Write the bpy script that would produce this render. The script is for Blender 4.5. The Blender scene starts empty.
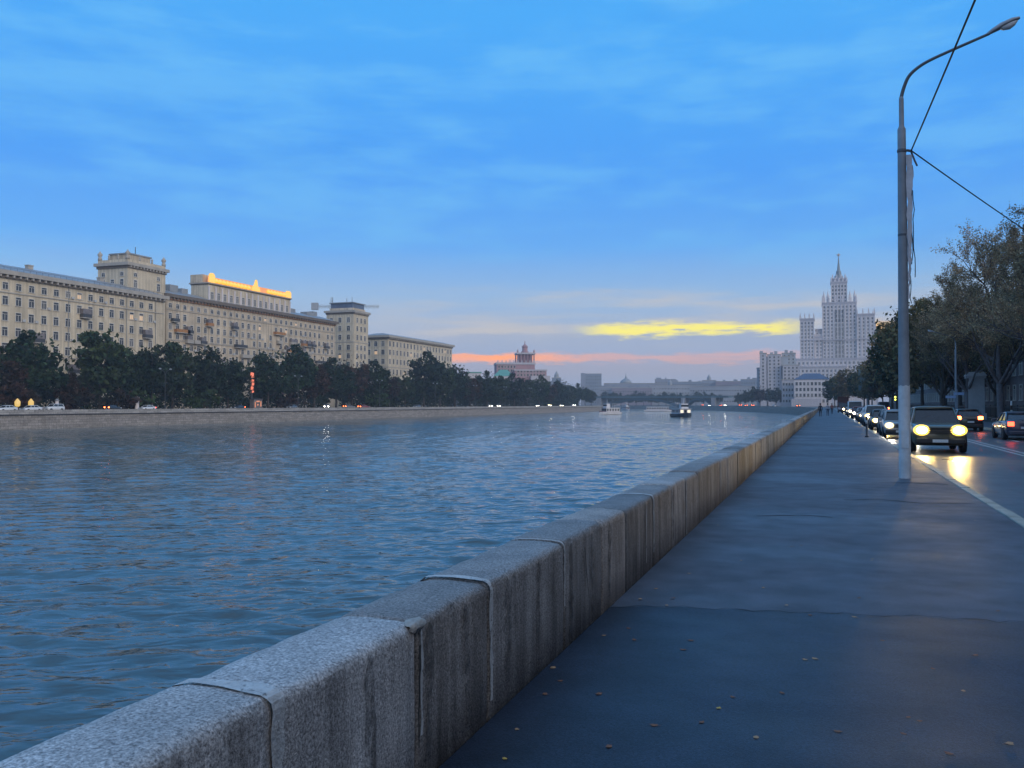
import bpy, bmesh, math, random
import numpy as np
from mathutils import Vector, Matrix

R = random.Random(7)
scene = bpy.context.scene
COL = scene.collection
TH = math.radians(19.5)
CT, ST = math.cos(TH), math.sin(TH)
F = 887.0
HORIZ = 404.0
EYE = 1.7
ROAD = -0.13
WATER = -3.5


def P(x, z):
    """ground point seen in picture column x at depth z metres"""
    c = (x - 512.0) / F * z
    return (c * CT - z * ST, c * ST + z * CT)


def H(y, z):
    return EYE + (HORIZ - y) / F * z


def S(a, z):
    """distance along the street of a point at lateral offset a and depth z"""
    return (z + a * ST) / CT


def srgb(r, g, b):
    def f(c):
        c /= 255.0
        return c / 12.92 if c <= 0.04045 else ((c + 0.055) / 1.055) ** 2.4
    return (f(r), f(g), f(b), 1.0)


# ------------------------------------------------------------------ materials
MATS = {}


def new_mat(name):
    m = bpy.data.materials.new(name)
    m.use_nodes = True
    nt = m.node_tree
    nt.nodes.clear()
    out = nt.nodes.new('ShaderNodeOutputMaterial')
    return m, nt, out


def N(nt, typ, **kw):
    n = nt.nodes.new(typ)
    for k, v in kw.items():
        setattr(n, k, v)
    return n


def pm(name, col, rough=0.7, var=0.18, scale=1.5, spec=0.4, metal=0.0, bump=0.0, bscale=None, streak=0.0, island=0.0, coat=0.0):
    """principled material: base colour broken up by noise (and vertical streaks, and per-leaf variation)"""
    if name in MATS:
        return MATS[name]
    m, nt, out = new_mat(name)
    L = nt.links.new
    b = N(nt, 'ShaderNodeBsdfPrincipled')
    b.inputs['Roughness'].default_value = rough
    b.inputs['Metallic'].default_value = metal
    b.inputs['Specular IOR Level'].default_value = spec
    b.inputs['Coat Weight'].default_value = coat
    L(b.outputs[0], out.inputs[0])
    tc = N(nt, 'ShaderNodeTexCoord')
    no = N(nt, 'ShaderNodeTexNoise')
    no.inputs['Scale'].default_value = scale
    no.inputs['Detail'].default_value = 5.0
    no.inputs['Roughness'].default_value = 0.65
    L(tc.outputs['Object'], no.inputs['Vector'])
    mr = N(nt, 'ShaderNodeMapRange')
    mr.inputs['From Min'].default_value = 0.25
    mr.inputs['From Max'].default_value = 0.75
    mr.inputs['To Min'].default_value = 1.0 - var
    mr.inputs['To Max'].default_value = 1.0 + var
    L(no.outputs['Fac'], mr.inputs['Value'])
    fac = mr.outputs[0]
    if streak:
        mp = N(nt, 'ShaderNodeMapping')
        mp.inputs['Scale'].default_value = (1.3, 1.3, 0.06)
        L(tc.outputs['Object'], mp.inputs['Vector'])
        n2 = N(nt, 'ShaderNodeTexNoise')
        n2.inputs['Scale'].default_value = 1.0
        n2.inputs['Detail'].default_value = 4.0
        L(mp.outputs[0], n2.inputs['Vector'])
        m2 = N(nt, 'ShaderNodeMapRange')
        m2.inputs['From Min'].default_value = 0.3
        m2.inputs['From Max'].default_value = 0.7
        m2.inputs['To Min'].default_value = 1.0 - streak
        m2.inputs['To Max'].default_value = 1.0 + streak * 0.5
        L(n2.outputs['Fac'], m2.inputs['Value'])
        mu = N(nt, 'ShaderNodeMath', operation='MULTIPLY')
        L(fac, mu.inputs[0]); L(m2.outputs[0], mu.inputs[1])
        fac = mu.outputs[0]
    if island:
        ge = N(nt, 'ShaderNodeNewGeometry')
        m3 = N(nt, 'ShaderNodeMapRange')
        m3.inputs['To Min'].default_value = 1.0 - island
        m3.inputs['To Max'].default_value = 1.0 + island
        L(ge.outputs['Random Per Island'], m3.inputs['Value'])
        mu = N(nt, 'ShaderNodeMath', operation='MULTIPLY')
        L(fac, mu.inputs[0]); L(m3.outputs[0], mu.inputs[1])
        fac = mu.outputs[0]
    vm = N(nt, 'ShaderNodeVectorMath', operation='SCALE')
    vm.inputs[0].default_value = col[:3]
    L(fac, vm.inputs['Scale'])
    L(vm.outputs[0], b.inputs['Base Color'])
    if bump:
        nb = N(nt, 'ShaderNodeTexNoise')
        nb.inputs['Scale'].default_value = bscale or scale * 8
        nb.inputs['Detail'].default_value = 4.0
        L(tc.outputs['Object'], nb.inputs['Vector'])
        bu = N(nt, 'ShaderNodeBump')
        bu.inputs['Strength'].default_value = bump
        bu.inputs['Distance'].default_value = 0.02
        L(nb.outputs['Fac'], bu.inputs['Height'])
        L(bu.outputs[0], b.inputs['Normal'])
    MATS[name] = m
    return m


def em(name, col, strength, base=(0.2, 0.2, 0.2)):
    if name in MATS:
        return MATS[name]
    m, nt, out = new_mat(name)
    b = N(nt, 'ShaderNodeBsdfPrincipled')
    b.inputs['Base Color'].default_value = (*base, 1)
    b.inputs['Emission Color'].default_value = (*col[:3], 1)
    b.inputs['Emission Strength'].default_value = strength
    nt.links.new(b.outputs[0], out.inputs[0])
    MATS[name] = m
    return m


# ------------------------------------------------------------------ mesh builder
class MB:
    def __init__(s):
        s.v, s.f, s.m = [], [], []

    def add(s, vs, fs, mi=0):
        o = len(s.v)
        s.v.extend([tuple(p) for p in vs])
        for f in fs:
            s.f.append(tuple(i + o for i in f))
            s.m.append(mi)
        return s

    def box(s, x0, x1, y0, y1, z0, z1, mi=0):
        return s.add([(x0, y0, z0), (x1, y0, z0), (x1, y1, z0), (x0, y1, z0), (x0, y0, z1), (x1, y0, z1), (x1, y1, z1), (x0, y1, z1)],
                     [(3, 2, 1, 0), (4, 5, 6, 7), (0, 1, 5, 4), (1, 2, 6, 5), (2, 3, 7, 6), (3, 0, 4, 7)], mi)

    def frustum(s, x0, x1, y0, y1, z0, z1, ix, iy, mi=0):
        return s.add([(x0, y0, z0), (x1, y0, z0), (x1, y1, z0), (x0, y1, z0), (x0 + ix, y0 + iy, z1), (x1 - ix, y0 + iy, z1), (x1 - ix, y1 - iy, z1), (x0 + ix, y1 - iy, z1)],
                     [(3, 2, 1, 0), (4, 5, 6, 7), (0, 1, 5, 4), (1, 2, 6, 5), (2, 3, 7, 6), (3, 0, 4, 7)], mi)

    def tube(s, pts, rads, n=8, mi=0, cap=True):
        pts = [Vector(p) for p in pts]
        if not hasattr(rads, '__len__'):
            rads = [rads] * len(pts)
        vs, fs = [], []
        prev = None
        for i, p in enumerate(pts):
            d = (pts[min(i + 1, len(pts) - 1)] - pts[max(i - 1, 0)])
            d = d.normalized() if d.length > 1e-9 else Vector((0, 0, 1))
            if prev is None:
                a = d.orthogonal().normalized()
            else:
                a = (prev - d * prev.dot(d))
                a = a.normalized() if a.length > 1e-6 else d.orthogonal().normalized()
            prev = a
            b = d.cross(a)
            for k in range(n):
                t = 2 * math.pi * k / n
                vs.append(p + (a * math.cos(t) + b * math.sin(t)) * rads[i])
        for i in range(len(pts) - 1):
            for k in range(n):
                k2 = (k + 1) % n
                fs.append((i * n + k, i * n + k2, (i + 1) * n + k2, (i + 1) * n + k))
        if cap:
            fs.append(tuple(range(n - 1, -1, -1)))
            o = (len(pts) - 1) * n
            fs.append(tuple(o + k for k in range(n)))
        return s.add(vs, fs, mi)

    def lathe(s, prof, n=16, c=(0, 0, 0), mi=0, axis='z'):
        vs, fs = [], []
        for (r, z) in prof:
            for k in range(n):
                t = 2 * math.pi * k / n
                x, y = r * math.cos(t), r * math.sin(t)
                if axis == 'z':
                    vs.append((c[0] + x, c[1] + y, c[2] + z))
                else:
                    vs.append((c[0] + z, c[1] + x, c[2] + y))
        for i in range(len(prof) - 1):
            for k in range(n):
                k2 = (k + 1) % n
                fs.append((i * n + k, i * n + k2, (i + 1) * n + k2, (i + 1) * n + k))
        if prof[0][0] > 1e-6:
            fs.append(tuple(range(n - 1, -1, -1)))
        if prof[-1][0] > 1e-6:
            o = (len(prof) - 1) * n
            fs.append(tuple(o + k for k in range(n)))
        return s.add(vs, fs, mi)

    def prism(s, poly, x0, x1, mi=0):
        """poly in (y, z), extruded along x"""
        n = len(poly)
        vs = [(x0, p[0], p[1]) for p in poly] + [(x1, p[0], p[1]) for p in poly]
        fs = [tuple(range(n)), tuple(range(2 * n - 1, n - 1, -1))]
        for i in range(n):
            j = (i + 1) % n
            fs.append((j, i, n + i, n + j))
        return s.add(vs, fs, mi)

    def prism_y(s, poly, y0, y1, mi=0):
        """poly in (x, z), extruded along y"""
        n = len(poly)
        vs = [(p[0], y0, p[1]) for p in poly] + [(p[0], y1, p[1]) for p in poly]
        fs = [tuple(range(n)), tuple(range(2 * n - 1, n - 1, -1))]
        for i in range(n):
            j = (i + 1) % n
            fs.append((j, i, n + i, n + j))
        return s.add(vs, fs, mi)

    def mesh(s, name, mats, smooth=False):
        me = bpy.data.meshes.new(name)
        me.from_pydata(s.v, [], s.f)
        mats = mats if isinstance(mats, (list, tuple)) else [mats]
        for m in mats:
            me.materials.append(m)
        if len(mats) > 1:
            me.polygons.foreach_set('material_index', s.m)
        bm = bmesh.new(); bm.from_mesh(me)
        bmesh.ops.recalc_face_normals(bm, faces=bm.faces)
        bm.to_mesh(me); bm.free()
        if smooth:
            me.polygons.foreach_set('use_smooth', [True] * len(me.polygons))
        me.update()
        return me

    def build(s, name, mats, parent=None, smooth=False, loc=None):
        return link(name, s.mesh(name, mats, smooth), parent, loc)


def link(name, data, parent=None, loc=None, rz=0.0):
    o = bpy.data.objects.new(name, data)
    COL.objects.link(o)
    if parent:
        o.parent = parent
    if loc:
        o.location = loc
    if rz:
        o.rotation_euler = (0, 0, rz)
    return o


def bevel(o, w, seg=2, angle=35):
    md = o.modifiers.new('b', 'BEVEL')
    md.width = w; md.segments = seg; md.limit_method = 'ANGLE'; md.angle_limit = math.radians(angle)
    return o


def tag(o, label, cat, group=None):
    o['label'] = label
    o['category'] = cat
    if group:
        o['group'] = group
    return o


def kind(o, k):
    o['kind'] = k
    return o


def thing(name, label, cat, loc=(0, 0, 0), rz=0.0, group=None):
    o = link(name, None, None, loc, rz)
    o.empty_display_size = 0.3
    return tag(o, label, cat, group)


KIDS = {}


def clone(root, loc, rz=0.0, label=None, group=None, scale=None):
    """copy of a thing with copies of its parts and sub-parts"""
    def kids(o):
        return [c for c in bpy.data.objects if c.parent == o]
    if root.name not in KIDS:
        KIDS[root.name] = [(c, kids(c)) for c in kids(root)]
    r = root.copy(); COL.objects.link(r)
    r.location = loc; r.rotation_euler = (0, 0, rz)
    if scale is not None:
        r.scale = scale
    if label:
        r['label'] = label
    if group:
        r['group'] = group
    for c, gs in KIDS[root.name]:
        d = c.copy(); COL.objects.link(d); d.parent = r
        for g in gs:
            e = g.copy(); COL.objects.link(e); e.parent = d
    return r


ORD = ['first', 'second', 'third', 'fourth', 'fifth', 'sixth', 'seventh', 'eighth', 'ninth', 'tenth', 'eleventh', 'twelfth', 'thirteenth',
       'fourteenth', 'fifteenth', 'sixteenth', 'seventeenth', 'eighteenth', 'nineteenth', 'twentieth', 'twenty-first', 'twenty-second',
       'twenty-third', 'twenty-fourth', 'twenty-fifth', 'twenty-sixth', 'twenty-seventh', 'twenty-eighth', 'twenty-ninth', 'thirtieth',
       'thirty-first', 'thirty-second', 'thirty-third', 'thirty-fourth']

# ------------------------------------------------------------------ camera and render settings
cam = bpy.data.cameras.new('camera')
cam.sensor_width = 36.0
cam.lens = F / 1024 * 36
cam.clip_start = 0.05
cam.clip_end = 6000
co = bpy.data.objects.new('camera', cam)
COL.objects.link(co)
co.location = (0, 0, EYE)
co.rotation_euler = (math.radians(90) + math.atan((HORIZ - 384) / F), 0, TH)
scene.camera = co
scene.view_settings.view_transform = 'Standard'
scene.view_settings.look = 'None'
scene.view_settings.exposure = 0.0
scene.view_settings.gamma = 1.0
scene.cycles.use_denoising = True
try:
    scene.cycles.denoiser = 'OPENIMAGEDENOISE'
except Exception:
    pass
scene.cycles.max_bounces = 6
scene.cycles.volume_bounces = 1
scene.cycles.transparent_max_bounces = 6
scene.cycles.caustics_reflective = False
scene.cycles.caustics_refractive = False
scene.cycles.sample_clamp_indirect = 4.0

# ------------------------------------------------------------------ sky
FILL_EL, FILL_AZ = math.radians(20), math.radians(118)     # azimuth clockwise from +Y: added fill light, behind the camera to the east


def build_world():
    w = bpy.data.worlds.new('World')
    scene.world = w
    w.use_nodes = True
    nt = w.node_tree
    nt.nodes.clear()
    L = nt.links.new

    def math_(op, a, b=None, c=None):
        n = N(nt, 'ShaderNodeMath', operation=op)
        for i, x in enumerate((a, b, c)):
            if x is None:
                continue
            if isinstance(x, (int, float)):
                n.inputs[i].default_value = x
            else:
                L(x, n.inputs[i])
        return n.outputs[0]

    def smooth(v, a, b):
        n = N(nt, 'ShaderNodeMapRange', interpolation_type='SMOOTHSTEP')
        n.inputs['From Min'].default_value = a
        n.inputs['From Max'].default_value = b
        L(v, n.inputs['Value'])
        return n.outputs[0]

    def noise(vec, scale, detail=4.0, rough=0.55):
        n = N(nt, 'ShaderNodeTexNoise')
        n.inputs['Scale'].default_value = scale
        n.inputs['Detail'].default_value = detail
        n.inputs['Roughness'].default_value = rough
        L(vec, n.inputs['Vector'])
        return n.outputs['Fac']

    def mixc(f, a, b):
        n = N(nt, 'ShaderNodeMix', data_type='RGBA')
        L(f, n.inputs[0]) if not isinstance(f, (int, float)) else setattr(n.inputs[0], 'default_value', f)
        for i, x in ((6, a), (7, b)):
            if isinstance(x, tuple):
                n.inputs[i].default_value = x
            else:
                L(x, n.inputs[i])
        return n.outputs[2]

    tc = N(nt, 'ShaderNodeTexCoord')
    nrm = N(nt, 'ShaderNodeVectorMath', operation='NORMALIZE')
    L(tc.outputs['Generated'], nrm.inputs[0])
    sp = N(nt, 'ShaderNodeSeparateXYZ')
    L(nrm.outputs[0], sp.inputs[0])
    X, Y, Z = sp.outputs
    el = math_('MULTIPLY', math_('ARCSINE', Z), 180 / math.pi)
    az = math_('MULTIPLY', math_('ARCTAN2', X, Y), 180 / math.pi)

    ramp = N(nt, 'ShaderNodeValToRGB')
    cr = ramp.color_ramp
    stops = SKY_STOPS
    while len(cr.elements) < len(stops):
        cr.elements.new(0.5)
    for e, (deg, c) in zip(cr.elements, stops):
        e.position = deg / 90.0
        e.color = c
    L(math_('DIVIDE', el, 90.0), ramp.inputs[0])
    col = ramp.outputs[0]

    # thin streaky cloud: noise in azimuth and elevation, stretched along the horizon
    cv = N(nt, 'ShaderNodeCombineXYZ')
    L(math_('MULTIPLY', az, 0.035), cv.inputs[0])
    L(math_('MULTIPLY', math_('ADD', el, math_('MULTIPLY', az, -0.012)), 0.17), cv.inputs[1])
    n1 = noise(cv.outputs[0], 1.1, 4.0, 0.5)
    n2 = noise(cv.outputs[0], 4.5, 6.0, 0.68)
    cl = smooth(math_('ADD', math_('MULTIPLY', n1, 0.60), math_('MULTIPLY', n2, 0.40)), 0.44, 0.62)
    up = smooth(el, 5.0, 12.0)
    cl_hi = math_('MULTIPLY', math_('MULTIPLY', cl, up), 0.48)
    col = mixc(cl_hi, col, srgb(116, 200, 252))
    n3 = noise(cv.outputs[0], 0.9, 5.0, 0.6)
    dk = math_('MULTIPLY', math_('MULTIPLY', smooth(n3, 0.52, 0.70), up), 0.5)
    col = mixc(dk, col, srgb(52, 152, 244))

    # low streaks
    wv = N(nt, 'ShaderNodeCombineXYZ')
    L(math_('MULTIPLY', az, 0.16), wv.inputs[0])
    L(math_('MULTIPLY', el, 0.9), wv.inputs[1])
    wn = noise(wv.outputs[0], 1.1, 5.0, 0.6)
    wn2 = noise(wv.outputs[0], 3.4, 4.0, 0.6)
    elw = math_('ADD', el, math_('ADD', math_('MULTIPLY', math_('SUBTRACT', wn, 0.5), 1.5), math_('MULTIPLY', math_('SUBTRACT', wn2, 0.5), 0.8)))

    def band(c, half, soft, a0, a1, fa):
        d = math_('ABSOLUTE', math_('SUBTRACT', elw, c))
        v = N(nt, 'ShaderNodeMapRange', interpolation_type='SMOOTHSTEP')
        v.inputs['From Min'].default_value = half + soft
        v.inputs['From Max'].default_value = half
        L(d, v.inputs['Value'])
        return math_('MULTIPLY', v.outputs[0], math_('MULTIPLY', smooth(az, a0 - fa, a0 + fa), math_('SUBTRACT', 1.0, smooth(az, a1 - fa, a1 + fa))))

    kv = N(nt, 'ShaderNodeCombineXYZ')
    L(math_('MULTIPLY', az, 0.055), kv.inputs[0])
    L(math_('MULTIPLY', el, 0.55), kv.inputs[1])
    kn = noise(kv.outputs[0], 1.4, 5.0, 0.55)
    cream = math_('MULTIPLY', band(5.6, 0.9, 1.3, -28, 8, 7), math_('MULTIPLY', smooth(kn, 0.36, 0.68), 0.62))
    col = mixc(cream, col, C_CREAM)
    grey = math_('MULTIPLY', band(3.9, 0.25, 0.5, -26, 6, 4), 0.55)
    col = mixc(grey, col, C_GREY)
    orange = math_('MULTIPLY', math_('MULTIPLY', band(2.95, 0.06, 0.40, -25, -1.5, 2.5), math_('ADD', 0.45, math_('MULTIPLY', smooth(kn, 0.30, 0.50), 0.55))), math_('ADD', 0.30, math_('MULTIPLY', smooth(math_('ADD', math_('MULTIPLY', az, -1.0), -13.0), 0.0, 8.0), 0.65)))
    col = mixc(orange, col, C_ORANGE)
    yel = math_('MULTIPLY', band(4.72, 0.10, 0.44, -14.4, -1.9, 1.7), smooth(wn2, 0.25, 0.45))
    col = mixc(yel, col, C_YELLOW)
    col = mixc(band(4.2, 0.45, 0.4, 1.6, 4.6, 0.8), col, (1.05, 0.62, 0.16, 1))

    # the eastern half of the sky, behind the camera, made pale and bright to light the facades
    lx, ly = math.sin(FILL_AZ), math.cos(FILL_AZ)
    d = math_('ADD', math_('MULTIPLY', X, lx), math_('MULTIPLY', Y, ly))
    e1 = smooth(d, 0.0, 0.9)
    col = mixc(math_('MULTIPLY', e1, smooth(el, -2.0, 6.0)), col, C_EAST)
    bg = N(nt, 'ShaderNodeBackground')
    bg.inputs[1].default_value = 1.0
    L(col, bg.inputs[0])

    sk = N(nt, 'ShaderNodeTexSky', sky_type='NISHITA')
    sk.sun_disc = False
    sk.sun_elevation = FILL_EL
    sk.sun_rotation = FILL_AZ
    bg2 = N(nt, 'ShaderNodeBackground')
    bg2.inputs[1].default_value = 0.003
    L(sk.outputs[0], bg2.inputs[0])
    ad = N(nt, 'ShaderNodeAddShader')
    L(bg.outputs[0], ad.inputs[0]); L(bg2.outputs[0], ad.inputs[1])
    out = N(nt, 'ShaderNodeOutputWorld')
    L(ad.outputs[0], out.inputs[0])


SKY_STOPS = [
    (0.0, srgb(150, 160, 186)),
    (1.3, srgb(156, 167, 192)),
    (2.3, srgb(168, 167, 184)),
    (3.4, srgb(166, 178, 205)),
    (5.0, srgb(168, 186, 212)),
    (6.8, srgb(154, 190, 227)),
    (10.0, srgb(94, 174, 250)),
    (14.3, srgb(66, 160, 252)),
    (24.0, srgb(68, 172, 252)),
    (40.0, srgb(80, 160, 240)),
    (65.0, (0.34, 0.50, 0.80, 1)),
]
C_CREAM = srgb(226, 208, 184)
C_GREY = srgb(164, 176, 200)
C_ORANGE = (1.5, 0.46, 0.05, 1)
C_YELLOW = (1.30, 1.10, 0.10, 1)
C_EAST = (1.05, 1.05, 1.12, 1)
build_world()

east_fill = bpy.data.lights.new('east_fill', 'SUN')  # broad fill added from behind the camera to light the facades
east_fill.energy = 1.0
east_fill.angle = math.radians(25)
east_fill.color = (1.0, 0.93, 0.84)
so = bpy.data.objects.new('east_fill', east_fill)
COL.objects.link(so)
sd = Vector((math.sin(FILL_AZ) * math.cos(FILL_EL), math.cos(FILL_AZ) * math.cos(FILL_EL), math.sin(FILL_EL)))
so.rotation_euler = sd.to_track_quat('Z', 'Y').to_euler()
so.location = sd * 60

# haze: one closed box round the scene
HAZE = 0.00022
hz = MB().box(-720, 420, -70, 1700, WATER - 1.0, 215).build('haze', None)
hz.data.materials.clear()
m, nt, out = new_mat('haze_air')
pv = N(nt, 'ShaderNodeVolumePrincipled')
pv.inputs['Color'].default_value = (0.80, 0.88, 1.0, 1)
pv.inputs['Density'].default_value = HAZE
nt.links.new(pv.outputs[0], out.inputs['Volume'])
hz.data.materials.append(m)
kind(hz, 'stuff')
# ------------------------------------------------------------------ bank lines
def spline(pts, n=6):
    out = []
    for i in range(len(pts) - 1):
        p0 = Vector(pts[max(i - 1, 0)]); p1 = Vector(pts[i]); p2 = Vector(pts[i + 1]); p3 = Vector(pts[min(i + 2, len(pts) - 1)])
        for k in range(n):
            t = k / n
            out.append(tuple(0.5 * ((2 * p1) + (p2 - p0) * t + (2 * p0 - 5 * p1 + 4 * p2 - p3) * t * t + (3 * p1 - p0 - 3 * p2 + p3) * t ** 3)))
    out.append(tuple(pts[-1]))
    return out


NEAR_END = 330.0
RB = [(-2.15, -60), (-2.15, NEAR_END)] + spline([(-2.15, NEAR_END), (-8, 420), (-24, 520), (-60, 650), (-120, 820), (-190, 980), (-300, 1150), (-430, 1330), (-600, 1560)])[1:]
LB = [(-155, -60), (-155, 640)] + spline([(-155, 640), (-185, 760), (-240, 900), (-330, 1060), (-450, 1230), (-600, 1400), (-690, 1480)])[1:]


def offs(pts, d):
    """points moved d metres to the right of the travel direction"""
    out = []
    for i, p in enumerate(pts):
        a = Vector(pts[max(i - 1, 0)]); b = Vector(pts[min(i + 1, len(pts) - 1)])
        t = (b - a).normalized()
        out.append((p[0] + t.y * d, p[1] - t.x * d))
    return out


def strip(pts, d0, d1, z, name, m, parent=None):
    a, b = offs(pts, d0), offs(pts, d1)
    vs = [(p[0], p[1], z) for p in a] + [(p[0], p[1], z) for p in b]
    n = len(pts)
    return MB().add(vs, [(i, i + 1, n + i + 1, n + i) for i in range(n - 1)]).build(name, m, parent)


def sweep(mb, pts, prof, mi=0):
    """closed profile of (offset to the right, z) swept along the polyline"""
    n, k = len(pts), len(prof)
    vs = []
    cols = [offs(pts, d) for d, _ in prof]
    for i in range(n):
        for j in range(k):
            vs.append((cols[j][i][0], cols[j][i][1], prof[j][1]))
    fs = []
    for i in range(n - 1):
        for j in range(k):
            j2 = (j + 1) % k
            fs.append((i * k + j, (i + 1) * k + j, (i + 1) * k + j2, i * k + j2))
    fs.append(tuple(range(k - 1, -1, -1)))
    fs.append(tuple((n - 1) * k + j for j in range(k)))
    return mb.add(vs, fs, mi)


# ------------------------------------------------------------------ ground, water, road
M_EARTH = pm('earth', (0.045, 0.042, 0.030), 0.95, 0.4, 0.3)


def road_mat(name, col, r0, r1, stretch, spec=0.35, fleck=0.5, tint=0.0):
    m, nt, out = new_mat(name)
    L = nt.links.new
    b = N(nt, 'ShaderNodeBsdfPrincipled')
    b.inputs['Specular IOR Level'].default_value = spec
    L(b.outputs[0], out.inputs[0])
    tc = N(nt, 'ShaderNodeTexCoord')
    mp = N(nt, 'ShaderNodeMapping')
    mp.inputs['Scale'].default_value = stretch
    L(tc.outputs['Object'], mp.inputs[0])
    big = N(nt, 'ShaderNodeTexNoise'); big.inputs['Scale'].default_value = 0.5; big.inputs['Detail'].default_value = 6; big.inputs['Roughness'].default_value = 0.6
    L(mp.outputs[0], big.inputs['Vector'])
    fine = N(nt, 'ShaderNodeTexNoise'); fine.inputs['Scale'].default_value = 90; fine.inputs['Detail'].default_value = 3; fine.inputs['Roughness'].default_value = 0.8
    L(tc.outputs['Object'], fine.inputs['Vector'])
    mid = N(nt, 'ShaderNodeTexNoise'); mid.inputs['Scale'].default_value = 2.3; mid.inputs['Detail'].default_value = 6
    L(tc.outputs['Object'], mid.inputs['Vector'])
    ro = N(nt, 'ShaderNodeMapRange')
    ro.inputs['From Min'].default_value = 0.35; ro.inputs['From Max'].default_value = 0.65
    ro.inputs['To Min'].default_value = r0; ro.inputs['To Max'].default_value = r1
    L(big.outputs['Fac'], ro.inputs['Value'])
    L(ro.outputs[0], b.inputs['Roughness'])
    v1 = N(nt, 'ShaderNodeMapRange')
    v1.inputs['From Min'].default_value = 0.3; v1.inputs['From Max'].default_value = 0.7
    v1.inputs['To Min'].default_value = 1 - fleck; v1.inputs['To Max'].default_value = 1 + fleck
    L(fine.outputs['Fac'], v1.inputs['Value'])
    v2 = N(nt, 'ShaderNodeMapRange')
    v2.inputs['From Min'].default_value = 0.3; v2.inputs['From Max'].default_value = 0.7
    v2.inputs['To Min'].default_value = 0.65; v2.inputs['To Max'].default_value = 1.35
    L(mid.outputs['Fac'], v2.inputs['Value'])
    mu = N(nt, 'ShaderNodeMath', operation='MULTIPLY')
    L(v1.outputs[0], mu.inputs[0]); L(v2.outputs[0], mu.inputs[1])
    vm = N(nt, 'ShaderNodeVectorMath', operation='SCALE')
    vm.inputs[0].default_value = col
    L(mu.outputs[0], vm.inputs['Scale'])
    L(vm.outputs[0], b.inputs['Base Color'])
    bu = N(nt, 'ShaderNodeBump'); bu.inputs['Strength'].default_value = 0.5; bu.inputs['Distance'].default_value = 0.006
    L(fine.outputs['Fac'], bu.inputs['Height'])
    bu2 = N(nt, 'ShaderNodeBump'); bu2.inputs['Strength'].default_value = 0.35; bu2.inputs['Distance'].default_value = 0.012
    L(mid.outputs['Fac'], bu2.inputs['Height'])
    L(bu.outputs[0], bu2.inputs['Normal'])
    L(bu2.outputs[0], b.inputs['Normal'])
    return m


M_PAVE = road_mat('pavement_asphalt', (0.070, 0.078, 0.100), 0.50, 0.72, (0.5, 0.8, 1), spec=0.5, fleck=0.7)
M_PAVE_NEW = road_mat('fresh_asphalt', (0.017, 0.025, 0.044), 0.42, 0.60, (0.5, 0.9, 1), spec=0.42, fleck=0.95)
M_ROAD = road_mat('road_asphalt', (0.085, 0.080, 0.082), 0.26, 0.44, (0.8, 0.3, 1), spec=0.5)

M_PAINT = pm('road_paint', (0.62, 0.62, 0.60), 0.6, 0.35, 3.0)


def ground_sheet(pts, xfar, z, name):
    n = len(pts)
    vs = [(p[0], p[1], z) for p in pts] + [(xfar, p[1], z) for p in pts]
    fs = [(i, i + 1, n + i + 1, n + i) for i in range(n - 1)]
    return kind(MB().add(vs, fs).build(name, M_EARTH), 'structure')


ground_sheet(offs(RB, 0.10) + [(400, 1680)], 400, -0.16, 'ground')
ground_sheet(offs(LB, -0.10) + [(-690, 1485)], -700, 0.0, 'ground')
far = MB().add([(-700, 1480, -0.2), (-590, 1560, -0.2), (400, 1560, -0.2), (400, 1690, -0.2), (-700, 1690, -0.2)], [(0, 1, 2, 3, 4)]).build('ground', M_EARTH)
kind(far, 'structure')

kind(strip(RB[:-6], 0.43, 4.70, 0.0, 'sidewalk', M_PAVE), 'structure')
kind(strip(RB[:-6], 4.85, 12.95, ROAD, 'road', M_ROAD), 'structure')
kind(strip(RB[:-6], 13.10, 16.6, 0.0, 'sidewalk', M_PAVE), 'structure')
kind(strip(RB[:-6], 16.6, 34.0, -0.02, 'verge', M_EARTH), 'structure')
# the newer, darker asphalt in front of a straight seam across the pavement
seam = [(-1.715 + 4.25 * k / 30, 7.3 + 0.65 * (k / 30) ** 0.6 + R.uniform(-.05, .05)) for k in range(31)]
kind(MB().add([(-1.715, -12, 0.006), (2.54, -12, 0.006)] + [(x, y, 0.006) for x, y in reversed(seam)], [tuple(range(33))]).build('sidewalk', M_PAVE_NEW), 'structure')

M_CRACK = pm('tar_crack', (0.010, 0.011, 0.014), 0.8, 0.2, 5)
crk = MB()


def crack_line(pts, w, seed, z):
    r = random.Random(seed); line = []
    for (x0, y0), (x1, y1) in zip(pts, pts[1:]):
        n = max(2, int(math.hypot(x1 - x0, y1 - y0) / 0.12))
        for k in range(n):
            u = k / n
            line.append((x0 + (x1 - x0) * u + r.uniform(-.02, .02), y0 + (y1 - y0) * u + r.uniform(-.03, .03)))
    vs = []
    for i, (x, y) in enumerate(line):
        q = w * r.uniform(0.4, 1.3)
        j = min(i + 1, len(line) - 1); d = Vector((line[j][0] - line[max(i - 1, 0)][0], line[j][1] - line[max(i - 1, 0)][1])).normalized()
        vs += [(x - d.y * q, y + d.x * q, z), (x + d.y * q, y - d.x * q, z)]
    crk.add(vs, [(2 * i, 2 * i + 1, 2 * i + 3, 2 * i + 2) for i in range(len(line) - 1)])


crack_line([(0.3, 16.8), (0.9, 17.1), (1.5, 16.7), (2.5, 17.0)], 0.03, 1, 0.004)
crack_line([(0.9, 20.6), (1.7, 20.9), (2.53, 20.7)], 0.05, 2, 0.004)
crack_line([(-1.0, 14.0), (-0.3, 14.3), (0.2, 14.1)], 0.02, 4, 0.004)
crack_line([(1.9, 8.0), (2.1, 8.6), (2.54, 8.9)], 0.02, 5, 0.004)
crack_line(seam, 0.007, 7, 0.009)
kind(crk.build('road_crack', M_CRACK), 'structure')

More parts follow.
